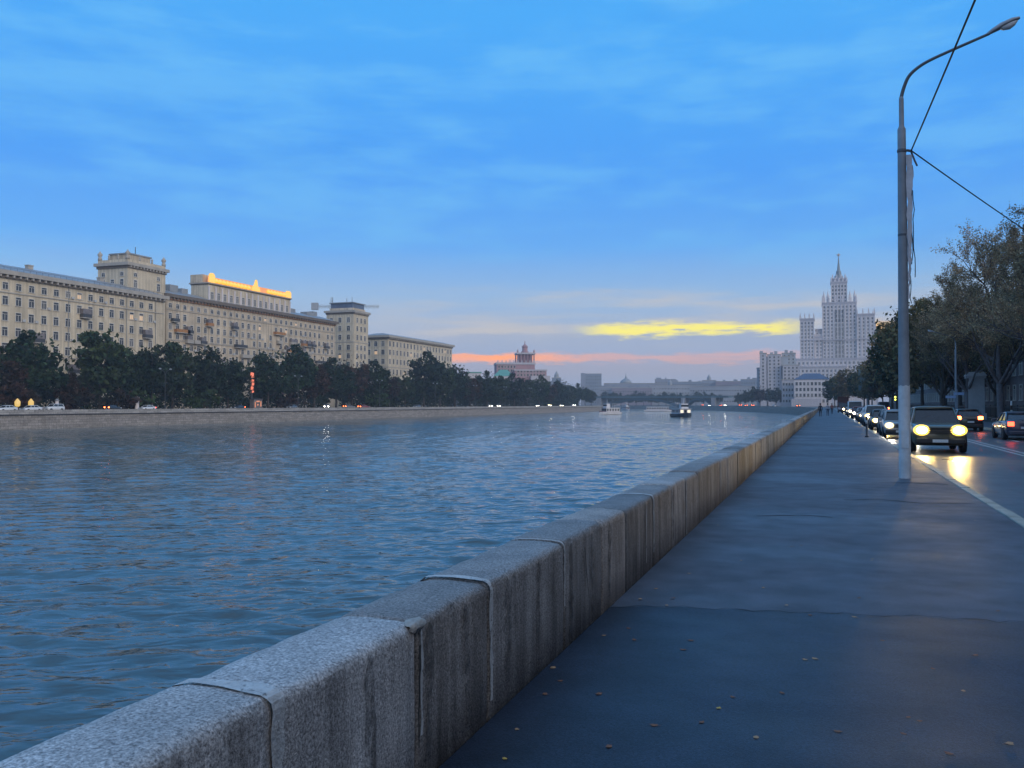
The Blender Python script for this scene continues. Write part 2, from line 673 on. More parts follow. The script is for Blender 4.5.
M_KERB = pm('kerb_stone', (0.40, 0.355, 0.28), 0.6, 0.35, 2.2, bump=0.4, bscale=30)
kb = MB()
y = -6.0
while y < 70:
    w = 1.0
    dz = R.uniform(-0.006, 0.006); dx = R.uniform(-0.008, 0.008)
    kb.box(2.55 + dx, 2.735 + dx, y, y + w - 0.014, -0.3, 0.015 + dz)
    y += w
for a0 in (4.70,):
    sweep(kb, [(-2.15, 70), (-2.15, 200)] + RB[1:-6], [(4.70, -0.3), (4.70, 0.012), (4.85, 0.012), (4.85, -0.3)])
o = kb.build('kerb', M_KERB); bevel(o, 0.02, 2); kind(o, 'structure')
kb = MB()
sweep(kb, RB[:-6], [(12.95, -0.3), (12.95, 0.012), (13.10, 0.012), (13.10, -0.3)])
kind(kb.build('kerb', M_KERB), 'structure')
for off in (4.55, 4.9):
    kind(strip([(off + 2.15 - 2.15 + 2.0, -20), (off + 2.0, 320)], -0.05, 0.05, ROAD + 0.004, 'road_marking', M_PAINT), 'structure')
lm = MB()
yy = 4.0
while yy < 300:
    lm.box(8.75, 8.87, yy, yy + 3, ROAD + 0.002, ROAD + 0.005)
    yy += 9
kind(lm.build('road_marking', M_PAINT), 'structure')

kind(strip(LB[:-4], -4.0, -0.62, 0.008, 'sidewalk', M_PAVE), 'structure')
kind(strip(LB[:-4], -17.0, -4.15, 0.006, 'road', M_ROAD), 'structure')


def water_mat():
    m, nt, out = new_mat('river_water')
    L = nt.links.new
    b = N(nt, 'ShaderNodeBsdfPrincipled')
    b.inputs['Base Color'].default_value = (0.088, 0.115, 0.116, 1)
    b.inputs['Roughness'].default_value = 0.045
    b.inputs['IOR'].default_value = 1.33
    L(b.outputs[0], out.inputs[0])
    tc = N(nt, 'ShaderNodeTexCoord')
    mp = N(nt, 'ShaderNodeMapping')
    mp.vector_type = 'TEXTURE'
    mp.inputs['Rotation'].default_value = (0, 0, TH + math.radians(9))
    L(tc.outputs['Object'], mp.inputs[0])

    def lay(su, sv, detail, amp, dist=0.0):
        s = N(nt, 'ShaderNodeMapping')
        s.inputs['Scale'].default_value = (su, sv, 1)
        L(mp.outputs[0], s.inputs[0])
        n = N(nt, 'ShaderNodeTexNoise')
        n.inputs['Scale'].default_value = 1.0
        n.inputs['Detail'].default_value = detail
        n.inputs['Roughness'].default_value = 0.5
        n.inputs['Distortion'].default_value = dist
        L(s.outputs[0], n.inputs['Vector'])
        # sharpen the crests
        r = N(nt, 'ShaderNodeMath', operation='MULTIPLY')
        L(n.outputs['Fac'], r.inputs[0]); r.inputs[1].default_value = amp
        return r.outputs[0]
    hs = [lay(0.8, 1.9, 2, 0.12, 0.4), lay(2.6, 5.5, 2, 0.014, 0.4)]
    a = hs[0]
    for h in hs[1:]:
        q = N(nt, 'ShaderNodeMath', operation='ADD')
        L(a, q.inputs[0]); L(h, q.inputs[1]); a = q.outputs[0]
    # gusts: calmer and rougher patches
    g = N(nt, 'ShaderNodeTexNoise'); g.inputs['Scale'].default_value = 0.035; g.inputs['Detail'].default_value = 3
    L(mp.outputs[0], g.inputs['Vector'])
    gr = N(nt, 'ShaderNodeMapRange')
    gr.inputs['From Min'].default_value = 0.35; gr.inputs['From Max'].default_value = 0.65
    gr.inputs['To Min'].default_value = 0.6; gr.inputs['To Max'].default_value = 1.15
    L(g.outputs['Fac'], gr.inputs['Value'])
    q = N(nt, 'ShaderNodeMath', operation='MULTIPLY')
    L(a, q.inputs[0]); L(gr.outputs[0], q.inputs[1])
    bu = N(nt, 'ShaderNodeBump')
    bu.inputs['Strength'].default_value = 1.0
    bu.inputs['Distance'].default_value = 1.0
    L(q.outputs[0], bu.inputs['Height'])
    L(bu.outputs[0], b.inputs['Normal'])
    return m


M_WATER = water_mat()


def water_sheet():
    """the river: one sheet with real wavelets where the river is near, smoothly finer towards the near bank"""
    def axis(lo, hi, near, fine, grow, most):
        out = [near]; v = near
        while v < hi:
            v += min(most, fine + grow * (v - near)); out.append(min(v, hi))
        v = near; left = []
        while v > lo:
            v -= min(most, fine + grow * (near - v)); left.append(max(v, lo))
        return np.array(left[::-1] + out)
    xs = axis(-158.0, -2.0, -4.0, 0.14, 0.0030, 0.6)
    ys = axis(-30.0, 460.0, 8.0, 0.13, 0.0028, 1.3)
    X, Y = np.meshgrid(xs, ys)
    cx = np.gradient(xs)[None, :] + 0 * X; cy = np.gradient(ys)[:, None] + 0 * X
    cell = np.maximum(cx, cy)
    rng = np.random.default_rng(5)
    Hh = np.zeros_like(X)
    wind = TH + math.radians(90 + 9)
    for k in range(64):
        lam = 0.42 * (8.5 ** (k / 63.0))
        ang = wind + rng.normal() * 0.55
        kx, ky = math.cos(ang) * 2 * math.pi / lam, math.sin(ang) * 2 * math.pi / lam
        amp = 0.0094 * lam ** 0.45 * rng.uniform(0.5, 1.3)
        t = np.clip((lam / cell - 2.6) / 3.0, 0, 1)
        # wave trains come and go
        gx = rng.uniform(0.4, 1.2) * 0.12; gp = rng.uniform(0, 6.28, 2)
        env = 0.55 + 0.45 * np.sin(X * gx * math.cos(k) + Y * gx * math.sin(k) + gp[0])
        ph = kx * X + ky * Y + gp[1]
        s = np.sin(ph)
        Hh += amp * t * env * (s + 0.22 * np.cos(2 * ph))
    gust = 0.85 + 0.35 * np.sin(X * 0.051 + 1.3 * np.sin(Y * 0.023)) * np.sin(Y * 0.037 + 0.8 * np.sin(X * 0.031))
    Hh *= gust
    edge = np.minimum(np.minimum(X - xs[0], xs[-1] - X) / 1.5 + (X > -10) * 9, np.minimum(Y - ys[0], ys[-1] - Y) / 12.0)
    Hh *= np.clip(edge, 0, 1)
    ny, nx = X.shape
    co = np.stack([X, Y, WATER + Hh], -1).reshape(-1, 3)
    i = np.arange(ny * nx).reshape(ny, nx)
    q = np.stack([i[:-1, :-1], i[:-1, 1:], i[1:, 1:], i[1:, :-1]], -1).reshape(-1, 4)
    # the rest of the river, flat, round the four sides
    x0, x1, y0, y1 = xs[0], xs[-1], ys[0], ys[-1]
    ex = np.array([(-710, -65, WATER), (410, -65, WATER), (410, y0, WATER), (-710, y0, WATER), (-710, y1, WATER), (410, y1, WATER), (410, 1690, WATER), (-710, 1690, WATER),
                   (x0, y0, WATER), (x0, y1, WATER), (x1, y0, WATER), (x1, y1, WATER)])
    o = len(co)
    q = np.concatenate([q, o + np.array([(0, 1, 2, 3), (4, 5, 6, 7), (3, 8, 9, 4), (10, 2, 5, 11)])])
    co = np.concatenate([co, ex])
    me = bpy.data.meshes.new('water')
    n = len(q)
    me.vertices.add(len(co)); me.loops.add(n * 4); me.polygons.add(n)
    me.vertices.foreach_set('co', co.reshape(-1)); me.loops.foreach_set('vertex_index', q.reshape(-1).astype(np.int32))
    me.polygons.foreach_set('loop_start', np.arange(0, n * 4, 4, dtype=np.int32)); me.polygons.foreach_set('loop_total', np.full(n, 4, dtype=np.int32))
    me.polygons.foreach_set('use_smooth', np.ones(n, dtype=bool))
    me.materials.append(M_WATER); me.update(); me.validate()
    kind(link('water', me), 'structure')


water_sheet()


# ------------------------------------------------------------------ granite
def granite(name, base, obj_var=0.35, speck=0.5, streak=0.5, brick=None):
    m, nt, out = new_mat(name)
    L = nt.links.new
    b = N(nt, 'ShaderNodeBsdfPrincipled')
    b.inputs['Roughness'].default_value = 0.62
    b.inputs['Specular IOR Level'].default_value = 0.35
    L(b.outputs[0], out.inputs[0])
    tc = N(nt, 'ShaderNodeTexCoord')
    ge = N(nt, 'ShaderNodeNewGeometry')
    oi = N(nt, 'ShaderNodeObjectInfo')

    def mr(v, f0, f1, t0, t1):
        n = N(nt, 'ShaderNodeMapRange')
        for k, x in zip(('From Min', 'From Max', 'To Min', 'To Max'), (f0, f1, t0, t1)):
            n.inputs[k].default_value = x
        L(v, n.inputs['Value'])
        return n.outputs[0]

    def mul(a, c):
        n = N(nt, 'ShaderNodeMath', operation='MULTIPLY'); L(a, n.inputs[0]); L(c, n.inputs[1]); return n.outputs[0]
    fine = N(nt, 'ShaderNodeTexNoise'); fine.inputs['Scale'].default_value = 75; fine.inputs['Detail'].default_value = 2; fine.inputs['Roughness'].default_value = 0.9
    L(ge.outputs['Position'], fine.inputs['Vector'])
    vor = N(nt, 'ShaderNodeTexVoronoi'); vor.inputs['Scale'].default_value = 70
    L(ge.outputs['Position'], vor.inputs['Vector'])
    stn = N(nt, 'ShaderNodeTexNoise'); stn.inputs['Scale'].default_value = 3.0; stn.inputs['Detail'].default_value = 7; stn.inputs['Roughness'].default_value = 0.7
    L(ge.outputs['Position'], stn.inputs['Vector'])
    mp = N(nt, 'ShaderNodeMapping'); mp.inputs['Scale'].default_value = (9, 9, 0.7)
    L(ge.outputs['Position'], mp.inputs[0])
    st = N(nt, 'ShaderNodeTexNoise'); st.inputs['Scale'].default_value = 1.0; st.inputs['Detail'].default_value = 5; st.inputs['Roughness'].default_value = 0.6
    L(mp.outputs[0], st.inputs['Vector'])
    # run-off streaks only on upright faces
    nz = N(nt, 'ShaderNodeSeparateXYZ'); L(ge.outputs['True Normal'], nz.inputs[0])
    ab = N(nt, 'ShaderNodeMath', operation='ABSOLUTE'); L(nz.outputs[2], ab.inputs[0])
    up = mr(ab.outputs[0], 0.2, 0.8, 1.0, 0.0)
    sv = mr(st.outputs['Fac'], 0.3, 0.7, -streak, streak * 0.7)
    s1 = N(nt, 'ShaderNodeMath', operation='MULTIPLY_ADD'); L(sv, s1.inputs[0]); L(up, s1.inputs[1]); s1.inputs[2].default_value = 1.0
    f = mul(mr(fine.outputs['Fac'], 0.3, 0.7, 1 - speck, 1 + speck), mr(vor.outputs['Distance'], 0.0, 0.6, 0.75, 1.2))
    f = mul(f, mr(stn.outputs['Fac'], 0.3, 0.7, 0.72, 1.22))
    f = mul(f, s1.outputs[0])
    rs = N(nt, 'ShaderNodeMath', operation='ADD'); L(oi.outputs['Random'], rs.inputs[0]); L(ge.outputs['Random Per Island'], rs.inputs[1])
    fr = N(nt, 'ShaderNodeMath', operation='FRACT'); L(rs.outputs[0], fr.inputs[0])
    f = mul(f, mr(fr.outputs[0], 0, 1, 1 - obj_var, 1 + obj_var))
    if brick:
        sep = N(nt, 'ShaderNodeSeparateXYZ'); L(ge.outputs['Position'], sep.inputs[0])
        cb = N(nt, 'ShaderNodeCombineXYZ'); L(sep.outputs[1], cb.inputs[0]); L(sep.outputs[2], cb.inputs[1])
        br = N(nt, 'ShaderNodeTexBrick')
        br.inputs['Scale'].default_value = 1.0
        br.inputs['Brick Width'].default_value = brick[0]
        br.inputs['Row Height'].default_value = brick[1]
        br.inputs['Mortar Size'].default_value = 0.03
        br.inputs['Color1'].default_value = (0.8, 0.8, 0.8, 1)
        br.inputs['Color2'].default_value = (1.2, 1.2, 1.2, 1)
        br.inputs['Mortar'].default_value = (0.45, 0.45, 0.45, 1)
        L(cb.outputs[0], br.inputs['Vector'])
        f = mul(f, br.outputs['Color'])
    # warm and cool stone
    mx = N(nt, 'ShaderNodeMix', data_type='RGBA')
    fr2 = N(nt, 'ShaderNodeMath', operation='MULTIPLY'); L(fr.outputs[0], fr2.inputs[0]); fr2.inputs[1].default_value = 7.3
    fr3 = N(nt, 'ShaderNodeMath', operation='FRACT'); L(fr2.outputs[0], fr3.inputs[0])
    L(fr3.outputs[0], mx.inputs[0])
    mx.inputs[6].default_value = (*base, 1)
    mx.inputs[7].default_value = (base[0] * 1.08, base[1] * 0.98, base[2] * 0.90, 1)
    vm = N(nt, 'ShaderNodeVectorMath', operation='SCALE')
    L(mx.outputs[2], vm.inputs[0]); L(f, vm.inputs['Scale'])
    L(vm.outputs[0], b.inputs['Base Color'])
    bu = N(nt, 'ShaderNodeBump'); bu.inputs['Strength'].default_value = 0.7; bu.inputs['Distance'].default_value = 0.006
    L(fine.outputs['Fac'], bu.inputs['Height'])
    bu2 = N(nt, 'ShaderNodeBump'); bu2.inputs['Strength'].default_value = 0.6; bu2.inputs['Distance'].default_value = 0.02
    L(stn.outputs['Fac'], bu2.inputs['Height']); L(bu.outputs[0], bu2.inputs['Normal'])
    L(bu2.outputs[0], b.inputs['Normal'])
    return m


M_GRAN = granite('parapet_granite', (0.31, 0.295, 0.285), 0.40, 0.66, 0.55)
M_MORTAR = pm('pale_mortar', (0.46, 0.45, 0.42), 0.85, 0.3, 14, bump=0.5, bscale=60)
def ragged(m, thr=0.46, scale=26, soft=0.06, most=1.0):
    nt = m.node_tree; L = nt.links.new
    out = [n for n in nt.nodes if n.type == 'OUTPUT_MATERIAL'][0]; b = [n for n in nt.nodes if n.type == 'BSDF_PRINCIPLED'][0]
    ge = N(nt, 'ShaderNodeNewGeometry'); n1 = N(nt, 'ShaderNodeTexNoise'); n1.inputs['Scale'].default_value = scale; n1.inputs['Detail'].default_value = 5; n1.inputs['Roughness'].default_value = 0.7
    L(ge.outputs['Position'], n1.inputs['Vector'])
    r = N(nt, 'ShaderNodeMapRange'); r.inputs['From Min'].default_value = thr - soft; r.inputs['From Max'].default_value = thr + soft; r.inputs['To Max'].default_value = most
    L(n1.outputs['Fac'], r.inputs['Value'])
    L(r.outputs[0], b.inputs['Alpha'])


M_STAIN = pm('lime_stain', (0.58, 0.57, 0.55), 0.85, 0.3, 14, bump=0.4, bscale=60)
ragged(M_STAIN, 0.37)
M_JOINT = pm('dark_joint', (0.05, 0.048, 0.045), 0.95, 0.2, 10)

FX = -1.72
PROF = [(0.0, -0.2), (0.006, 0.30), (0.002, 0.690), (-0.004, 0.716), (-0.016, 0.733), (-0.036, 0.743), (-0.09, 0.749), (-0.21, 0.752), (-0.33, 0.748), (-0.385, 0.738), (-0.408, 0.718), (-0.416, 0.680), (-0.42, -0.2)]


def block_mb(mb, y0, y1, seed, dx=0.0, dz=0.0):
    """one granite block: the rounded profile, its ends eased, its arrises a little uneven"""
    r = random.Random(seed)
    L_ = y1 - y0
    n = max(4, int(L_ / 0.12))
    ys = [y0, y0 + 0.012, y0 + 0.03] + [y0 + 0.03 + (L_ - 0.06) * (i + 1) / n for i in range(n - 1)] + [y1 - 0.03, y1 - 0.012, y1]
    vs, fs = [], []
    k = len(PROF)
    for i, yv in enumerate(ys):
        e = min(i, len(ys) - 1 - i)
        ins = (0.016, 0.005, 0.0)[e] if e < 3 else 0.0
        for j, (px, pz) in enumerate(PROF):
            x, z = px, pz
            x += (-ins if px > -0.2 else ins) if j not in (6, 7, 8) else 0
            if pz > 0.6:
                z -= ins
                if e >= 2:
                    x += r.uniform(-0.004, 0.004); z += r.uniform(-0.004, 0.004)
                    if r.random() < 0.03 and j in (3, 4, 5):
                        x -= 0.012; z -= 0.012
            elif e >= 2:
                x += r.uniform(-0.002, 0.002)
            vs.append((FX + dx + x, yv, z + dz))
    for i in range(len(ys) - 1):
        for j in range(k - 1):
            fs.append((i * k + j, (i + 1) * k + j, (i + 1) * k + j + 1, i * k + j + 1))
        fs.append((i * k + k - 1, (i + 1) * k + k - 1, (i + 1) * k, i * k))
    fs.append(tuple(range(k))); o = (len(ys) - 1) * k
    fs.append(tuple(o + j for j in reversed(range(k))))
    mb.add(vs, fs)


par = thing('granite_parapet', 'long low parapet of rounded grey granite blocks between the pavement and the river', 'parapet', (FX, 0, 0))


def kid(mb, name, m, smooth=False, parent=None):
    """build in world coordinates but parented to the parapet's empty"""
    p = parent or par
    o = mb.build(name, m, p, smooth)
    o.matrix_parent_inverse = Matrix.Translation(-Vector(p.location))
    return o


joints = [-3.6, -2.5, -1.45, -0.35, 0.72, 1.62, 2.53, 3.60, 4.49, 5.95, 7.05, 7.95]
while joints[-1] < 329:
    joints.append(joints[-1] + R.choice([0.85, 1.0, 1.1, 1.1, 1.2, 1.35, 1.5]))
rest = MB()
for i in range(len(joints) - 1):
    y0, y1 = joints[i] + 0.006, joints[i + 1] - 0.006
    dx, dz = R.uniform(-0.010, 0.008), R.uniform(-0.014, 0.010)
    if i < 98:
        mb = MB(); block_mb(mb, y0, y1, i, dx, dz)
        kid(mb, 'granite_block', M_GRAN, True)
    else:
        rest.box(FX - 0.42 + dx, FX + dx, y0, y1, -0.2, 0.66 + dz)
        rest.frustum(FX - 0.42 + dx, FX + dx, y0, y1, 0.66 + dz, 0.748 + dz, 0.07, 0.0)
kind(kid(rest, 'granite_block', M_GRAN), 'stuff')
core = MB()
ins = [(min(max(px, -0.396), -0.024), pz - (0.032 if pz > 0.5 else 0)) for px, pz in PROF]
k_n = len(ins)
core.add([(FX + px, yv, pz) for yv in (-3.5, 329.0) for px, pz in ins], [(j, (j + 1) % k_n, k_n + (j + 1) % k_n, k_n + j) for j in range(k_n)] + [tuple(range(k_n)), tuple(range(2 * k_n - 1, k_n - 1, -1))])
kid(core, 'joint_filling', pm('grey_mortar', (0.36, 0.35, 0.34), 0.9, 0.35, 9))


def ribbon(mb, yc, width, seed, zmin=0.0, top=True, lean=0.0, out=0.003):
    """pale mortar smeared over a joint and run down the face, following the profile"""
    r = random.Random(seed)
    path = []
    j_top = [(px, pz) for px, pz in PROF if pz > 0.5]
    if top:
        path = list(reversed(j_top))
    else:
        path = [(-0.001, 0.705), (0.002, 0.67)]
    z = 0.62
    while z > zmin:
        path.append((0.002, z)); z -= 0.06
    path.append((0.002, zmin))
    vs = []
    for k, (px, pz) in enumerate(path):
        t = k / max(1, len(path) - 1)
        w = width * r.uniform(0.55, 1.3) * (1.0 - 0.35 * t) * (1.0 if top else min(1.0, 0.15 + 5 * t))
        c = yc + lean * max(0, 0.65 - pz) + r.uniform(-0.006, 0.006)
        nx = out if px > -0.06 else 0.0
        nz = out if pz > 0.64 else 0.0
        vs += [(FX + px + nx, c - w / 2, pz + nz), (FX + px + nx, c + w / 2, pz + nz)]
    mb.add(vs, [(2 * i, 2 * i + 1, 2 * i + 3, 2 * i + 2) for i in range(len(path) - 1)])


mb = MB(); ribbon(mb, 2.53, 0.085, 3, 0.0); kid(mb, 'mortar_joint', M_STAIN)
mb = MB(); ribbon(mb, 3.635, 0.03, 4, 0.22, top=False); kid(mb, 'mortar_joint', M_STAIN)
mb = MB(); ribbon(mb, 4.51, 0.06, 5, 0.1); kid(mb, 'mortar_joint', M_STAIN)
mb = MB(); ribbon(mb, 5.94, 0.03, 6, 0.3); kid(mb, 'mortar_joint', M_STAIN)
mb = MB(); ribbon(mb, 8.9, 0.04, 8, 0.1, top=False); kid(mb, 'mortar_joint', M_STAIN)
mb = MB(); ribbon(mb, 1.62, 0.06, 9, 0.0); kid(mb, 'mortar_joint', M_STAIN)
M_WET = pm('dark_runoff', (0.10, 0.096, 0.094), 0.8, 0.3, 9); ragged(M_WET, 0.50, 11, 0.14, 0.65)
rr_ = random.Random(21)
for yc in joints[12:46]:
    mb = MB(); q = rr_.random()
    if q < 0.45:
        ribbon(mb, yc + rr_.uniform(-.02, .02), rr_.uniform(.03, .07), int(yc * 97), rr_.uniform(0, .3), top=rr_.random() < .5)
        kid(mb, 'mortar_joint', M_STAIN)
    elif q < 0.85:
        ribbon(mb, yc + rr_.uniform(-.12, .12), rr_.uniform(.06, .16), int(yc * 97), rr_.uniform(0, .2), top=False, lean=rr_.uniform(-.1, .1))
        kid(mb, 'water_stain', M_WET)
for yc, w_ in ((2.05, .10), (3.15, .13), (3.72, .10), (4.15, .07), (4.78, .14), (5.35, .10), (6.1, .16), (6.7, .10), (7.3, .12)):
    mb = MB(); ribbon(mb, yc, w_, int(yc * 131), rr_.uniform(0, .15), top=False, lean=rr_.uniform(-.06, .06)); kid(mb, 'water_stain', M_WET)
# the lump of mortar that caps the cracked joint
mb = MB()
vs, fs = [], []
for i in range(7):
    for j in range(9):
        u, v = i / 6 - 0.5, j / 8 * math.pi
        r_ = 0.027 * (1 - (2 * u) ** 4 * 0.6) * R.uniform(0.75, 1.2)
        vs.append((FX - 0.016 + math.cos(v - math.pi / 4) * r_ * 1.4 + 0.0, 3.60 + u * 0.15, 0.716 + math.sin(v - math.pi / 4) * r_ * 1.15))
for i in range(6):
    for j in range(8):
        fs.append((i * 9 + j, (i + 1) * 9 + j, (i + 1) * 9 + j + 1, i * 9 + j + 1))
mb.add(vs, fs)
kid(mb, 'mortar_cap', M_MORTAR, True)
# dark cracks run down beside two joints
for yc, lean, sd_, z1 in ((3.60, -0.03, 11, 0.12), (6.45, 0.30, 12, 0.16)):
    r = random.Random(sd_); vs = []
    zs = [0.63 - 0.05 * k for k in range(int((0.63 - z1) / 0.05))]
    for k, z in enumerate(zs):
        c = yc + lean * (0.63 - z) + r.uniform(-0.008, 0.008); w = 0.022 * (1 - 0.6 * k / len(zs))
        vs += [(FX + 0.0125, c - w / 2, z), (FX + 0.0125, c + w / 2, z)]
    mb = MB().add(vs, [(2 * i, 2 * i + 1, 2 * i + 3, 2 * i + 2) for i in range(len(zs) - 1)])
    kid(mb, 'crack', M_JOINT)

# quay wall under the parapet and round the bend, and the far embankment
M_QUAY = granite('quay_granite', (0.23, 0.22, 0.21), 0.0, 0.35, 0.35, (1.8, 0.55))
mb = MB()
sweep(mb, [(-2.15, -58), (-2.15, NEAR_END)], [(-0.02, WATER - 0.5), (-0.02, -0.2), (0.40, -0.2), (0.40, WATER - 0.5)])
t = mb.build('quay_wall', M_QUAY)
tag(t, 'granite quay wall dropping to the river below the near parapet', 'quay wall')

bend = RB[1:-4]
t = thing('embankment_wall', 'granite embankment wall curving with the river past the end of the pavement', 'wall', (*bend[0], 0))
mb = MB(); sweep(mb, bend, [(-0.02, WATER - 0.5), (-0.02, -0.05), (0.5, -0.05), (0.5, WATER - 0.5)]); kid(mb, 'wall', M_QUAY, parent=t)
mb = MB(); sweep(mb, bend, [(0.0, -0.05), (0.0, 0.16), (0.42, 0.16), (0.42, -0.05)]); kid(mb, 'parapet', M_QUAY, parent=t)

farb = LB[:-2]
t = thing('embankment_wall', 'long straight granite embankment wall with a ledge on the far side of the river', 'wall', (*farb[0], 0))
mb = MB(); sweep(mb, farb, [(0.55, WATER - 0.5), (0.30, -0.62), (-0.2, -0.62), (-0.2, WATER - 0.5)]); kid(mb, 'wall', M_QUAY, parent=t)
mb = MB(); sweep(mb, farb, [(0.55, -0.62), (0.55, -0.40), (-0.2, -0.40), (-0.2, -0.62)]); kid(mb, 'ledge', pm('shadow_toned_ledge', (0.045, 0.045, 0.050), 0.8, 0.4, 0.6), parent=t)  # ledge coloured dark to paint in a shadow line below the parapet
M_QUAY2 = granite('far_parapet_granite', (0.30, 0.29, 0.28), 0.0, 0.3, 0.3, (2.4, 1.6))
mb = MB(); sweep(mb, farb, [(0.12, -0.40), (0.12, 0.40), (0.18, 0.40), (0.18, 0.50), (-0.40, 0.50), (-0.40, -0.40)]); kid(mb, 'parapet', M_QUAY2, parent=t)

# ------------------------------------------------------------------ fallen leaves on the pavement
def G(x, y):
    z = EYE * F / (y - HORIZ)
    return P(x, z)


LEAFC = [pm('leaf_yellow', (0.55, 0.36, 0.08), 0.6, 0.3, 20), pm('leaf_tan', (0.42, 0.25, 0.13), 0.7, 0.3, 20), pm('leaf_brown', (0.22, 0.10, 0.055), 0.7, 0.3, 20)]
LEAFN = ['yellow', 'pale tan', 'brown']


def leaf_mesh(seed, m):
    r = random.Random(seed)
    pts = []
    n = 15
    for k in range(n):
        t = 2 * math.pi * k / n
        rad = (0.6 + 0.4 * abs(math.cos(t * 2.5))) * r.uniform(0.85, 1.1)
        pts.append((rad * math.cos(t), rad * 0.8 * math.sin(t)))
    vs = [(0, 0, 0.12)] + [(x, y, 0.22 * (x * x) + 0.10 * r.random()) for x, y in pts]
    mb = MB().add(vs, [(0, 1 + k, 1 + (k + 1) % n) for k in range(n)])
    mb.tube([(-0.6, 0, 0.1), (-1.1, 0.05, 0.05), (-1.5, 0.2, 0.02)], [0.04, 0.03, 0.03], 4)
    return mb.mesh('fallen_leaf', m)


lm_ = [[leaf_mesh(s * 10 + c, LEAFC[c]) for s in range(3)] for c in range(3)]
spots = [(603, 635, 1), (628, 628, 2), (517, 728, 1), (505, 757, 0), (717, 707, 0), (803, 659, 1), (813, 658, 1), (754, 736, 1), (653, 724, 2), (608, 745, 2), (780, 692, 2), (672, 598, 2), (655, 588, 1), (785, 605, 1),
         (762, 587, 1), (857, 597, 2), (731, 696, 2), (700, 721, 2), (598, 693, 2), (905, 716, 2), (960, 690, 1), (880, 640, 2), (930, 668, 2), (835, 730, 2), (1005, 742, 1), (560, 680, 2), (690, 640, 2), (740, 560, 1), (800, 545, 2), (870, 560, 1), (640, 560, 2), (905, 520, 1), (850, 500, 2), (770, 520, 2), (995, 610, 2), (945, 752, 2)]
for k in range(46):
    yv = 412 + 330 * R.random() ** 1.6
    zz = EYE * F / (yv - HORIZ); aa = R.choice([R.uniform(-1.66, 2.45), R.uniform(-1.68, -1.2), R.uniform(2.0, 2.5)])
    spots.append((826 + F * aa / (CT * zz), yv, R.choice([1, 2, 2, 2])))
for i, (x, y, c) in enumerate(spots):
    X, Y = G(x, y)
    o = link('fallen_leaf', lm_[c][i % 3], None, (X, Y, 0.008 if Y < 7.9 else 0.003), R.uniform(0, 6.3))
    s = R.uniform(0.016, 0.027); o.scale = (s, s, s * 0.7)
    tag(o, 'small %s fallen leaf lying on the dark pavement' % LEAFN[c], 'leaf', 'small %s leaves fallen on the pavement' % LEAFN[c])
# ------------------------------------------------------------------ buildings
M_CREAM = pm('cream_plaster', (0.56, 0.475, 0.35), 0.85, 0.24, 0.16, streak=0.30)
M_CREAM2 = pm('weathered_plaster', (0.52, 0.43, 0.32), 0.85, 0.28, 0.16, streak=0.34)
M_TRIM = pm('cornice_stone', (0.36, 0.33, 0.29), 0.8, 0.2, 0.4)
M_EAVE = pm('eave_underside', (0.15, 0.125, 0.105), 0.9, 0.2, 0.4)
M_ROOFM = pm('roof_metal', (0.24, 0.25, 0.26), 0.45, 0.25, 0.25, spec=0.5)
M_GLASS = pm('window_glass', (0.030, 0.036, 0.048), 0.12, 0.5, 0.35, spec=0.5)
def glass_var():
    m = M_GLASS; nt = m.node_tree; L = nt.links.new
    b = [n for n in nt.nodes if n.type == 'BSDF_PRINCIPLED'][0]
    src = b.inputs['Base Color'].links[0].from_socket
    oi = N(nt, 'ShaderNodeObjectInfo')
    r = N(nt, 'ShaderNodeMapRange'); r.inputs['From Min'].default_value = 0.62; r.inputs['From Max'].default_value = 1.0; r.inputs['To Max'].default_value = 0.8
    L(oi.outputs['Random'], r.inputs['Value'])
    mx = N(nt, 'ShaderNodeMix', data_type='RGBA'); L(r.outputs[0], mx.inputs[0]); L(src, mx.inputs[6]); mx.inputs[7].default_value = (0.20, 0.19, 0.18, 1)
    L(mx.outputs[2], b.inputs['Base Color'])


glass_var()
M_FRAME = pm('window_frame', (0.55, 0.52, 0.47), 0.6, 0.12, 1.0)
M_DARKM = pm('dark_metal', (0.05, 0.052, 0.058), 0.5, 0.2, 3)
M_RUST = pm('rusty_balcony', (0.34, 0.16, 0.06), 0.8, 0.3, 1)
M_CLUTTER = pm('balcony_glazing', (0.17, 0.15, 0.15), 0.4, 0.35, 0.8)
M_LIT = em('lit_window', (1.0, 0.62, 0.28), 0.55)
M_PALE = pm('pale_stone', (0.60, 0.55, 0.55), 0.85, 0.12, 0.05, streak=0.12)
M_PALE2 = pm('lavender_plaster', (0.46, 0.43, 0.45), 0.85, 0.12, 0.05, streak=0.1)
M_GREY = pm('grey_panel', (0.33, 0.35, 0.38), 0.85, 0.15, 0.06, streak=0.1)
M_BLUEROOF = pm('blue_roof', (0.055, 0.085, 0.15), 0.5, 0.2, 0.1)
M_GREENROOF = pm('green_roof', (0.10, 0.30, 0.26), 0.6, 0.2, 0.1)
M_PINK = pm('pink_plaster', (0.34, 0.20, 0.21), 0.85, 0.15, 0.1)

WIN = {}


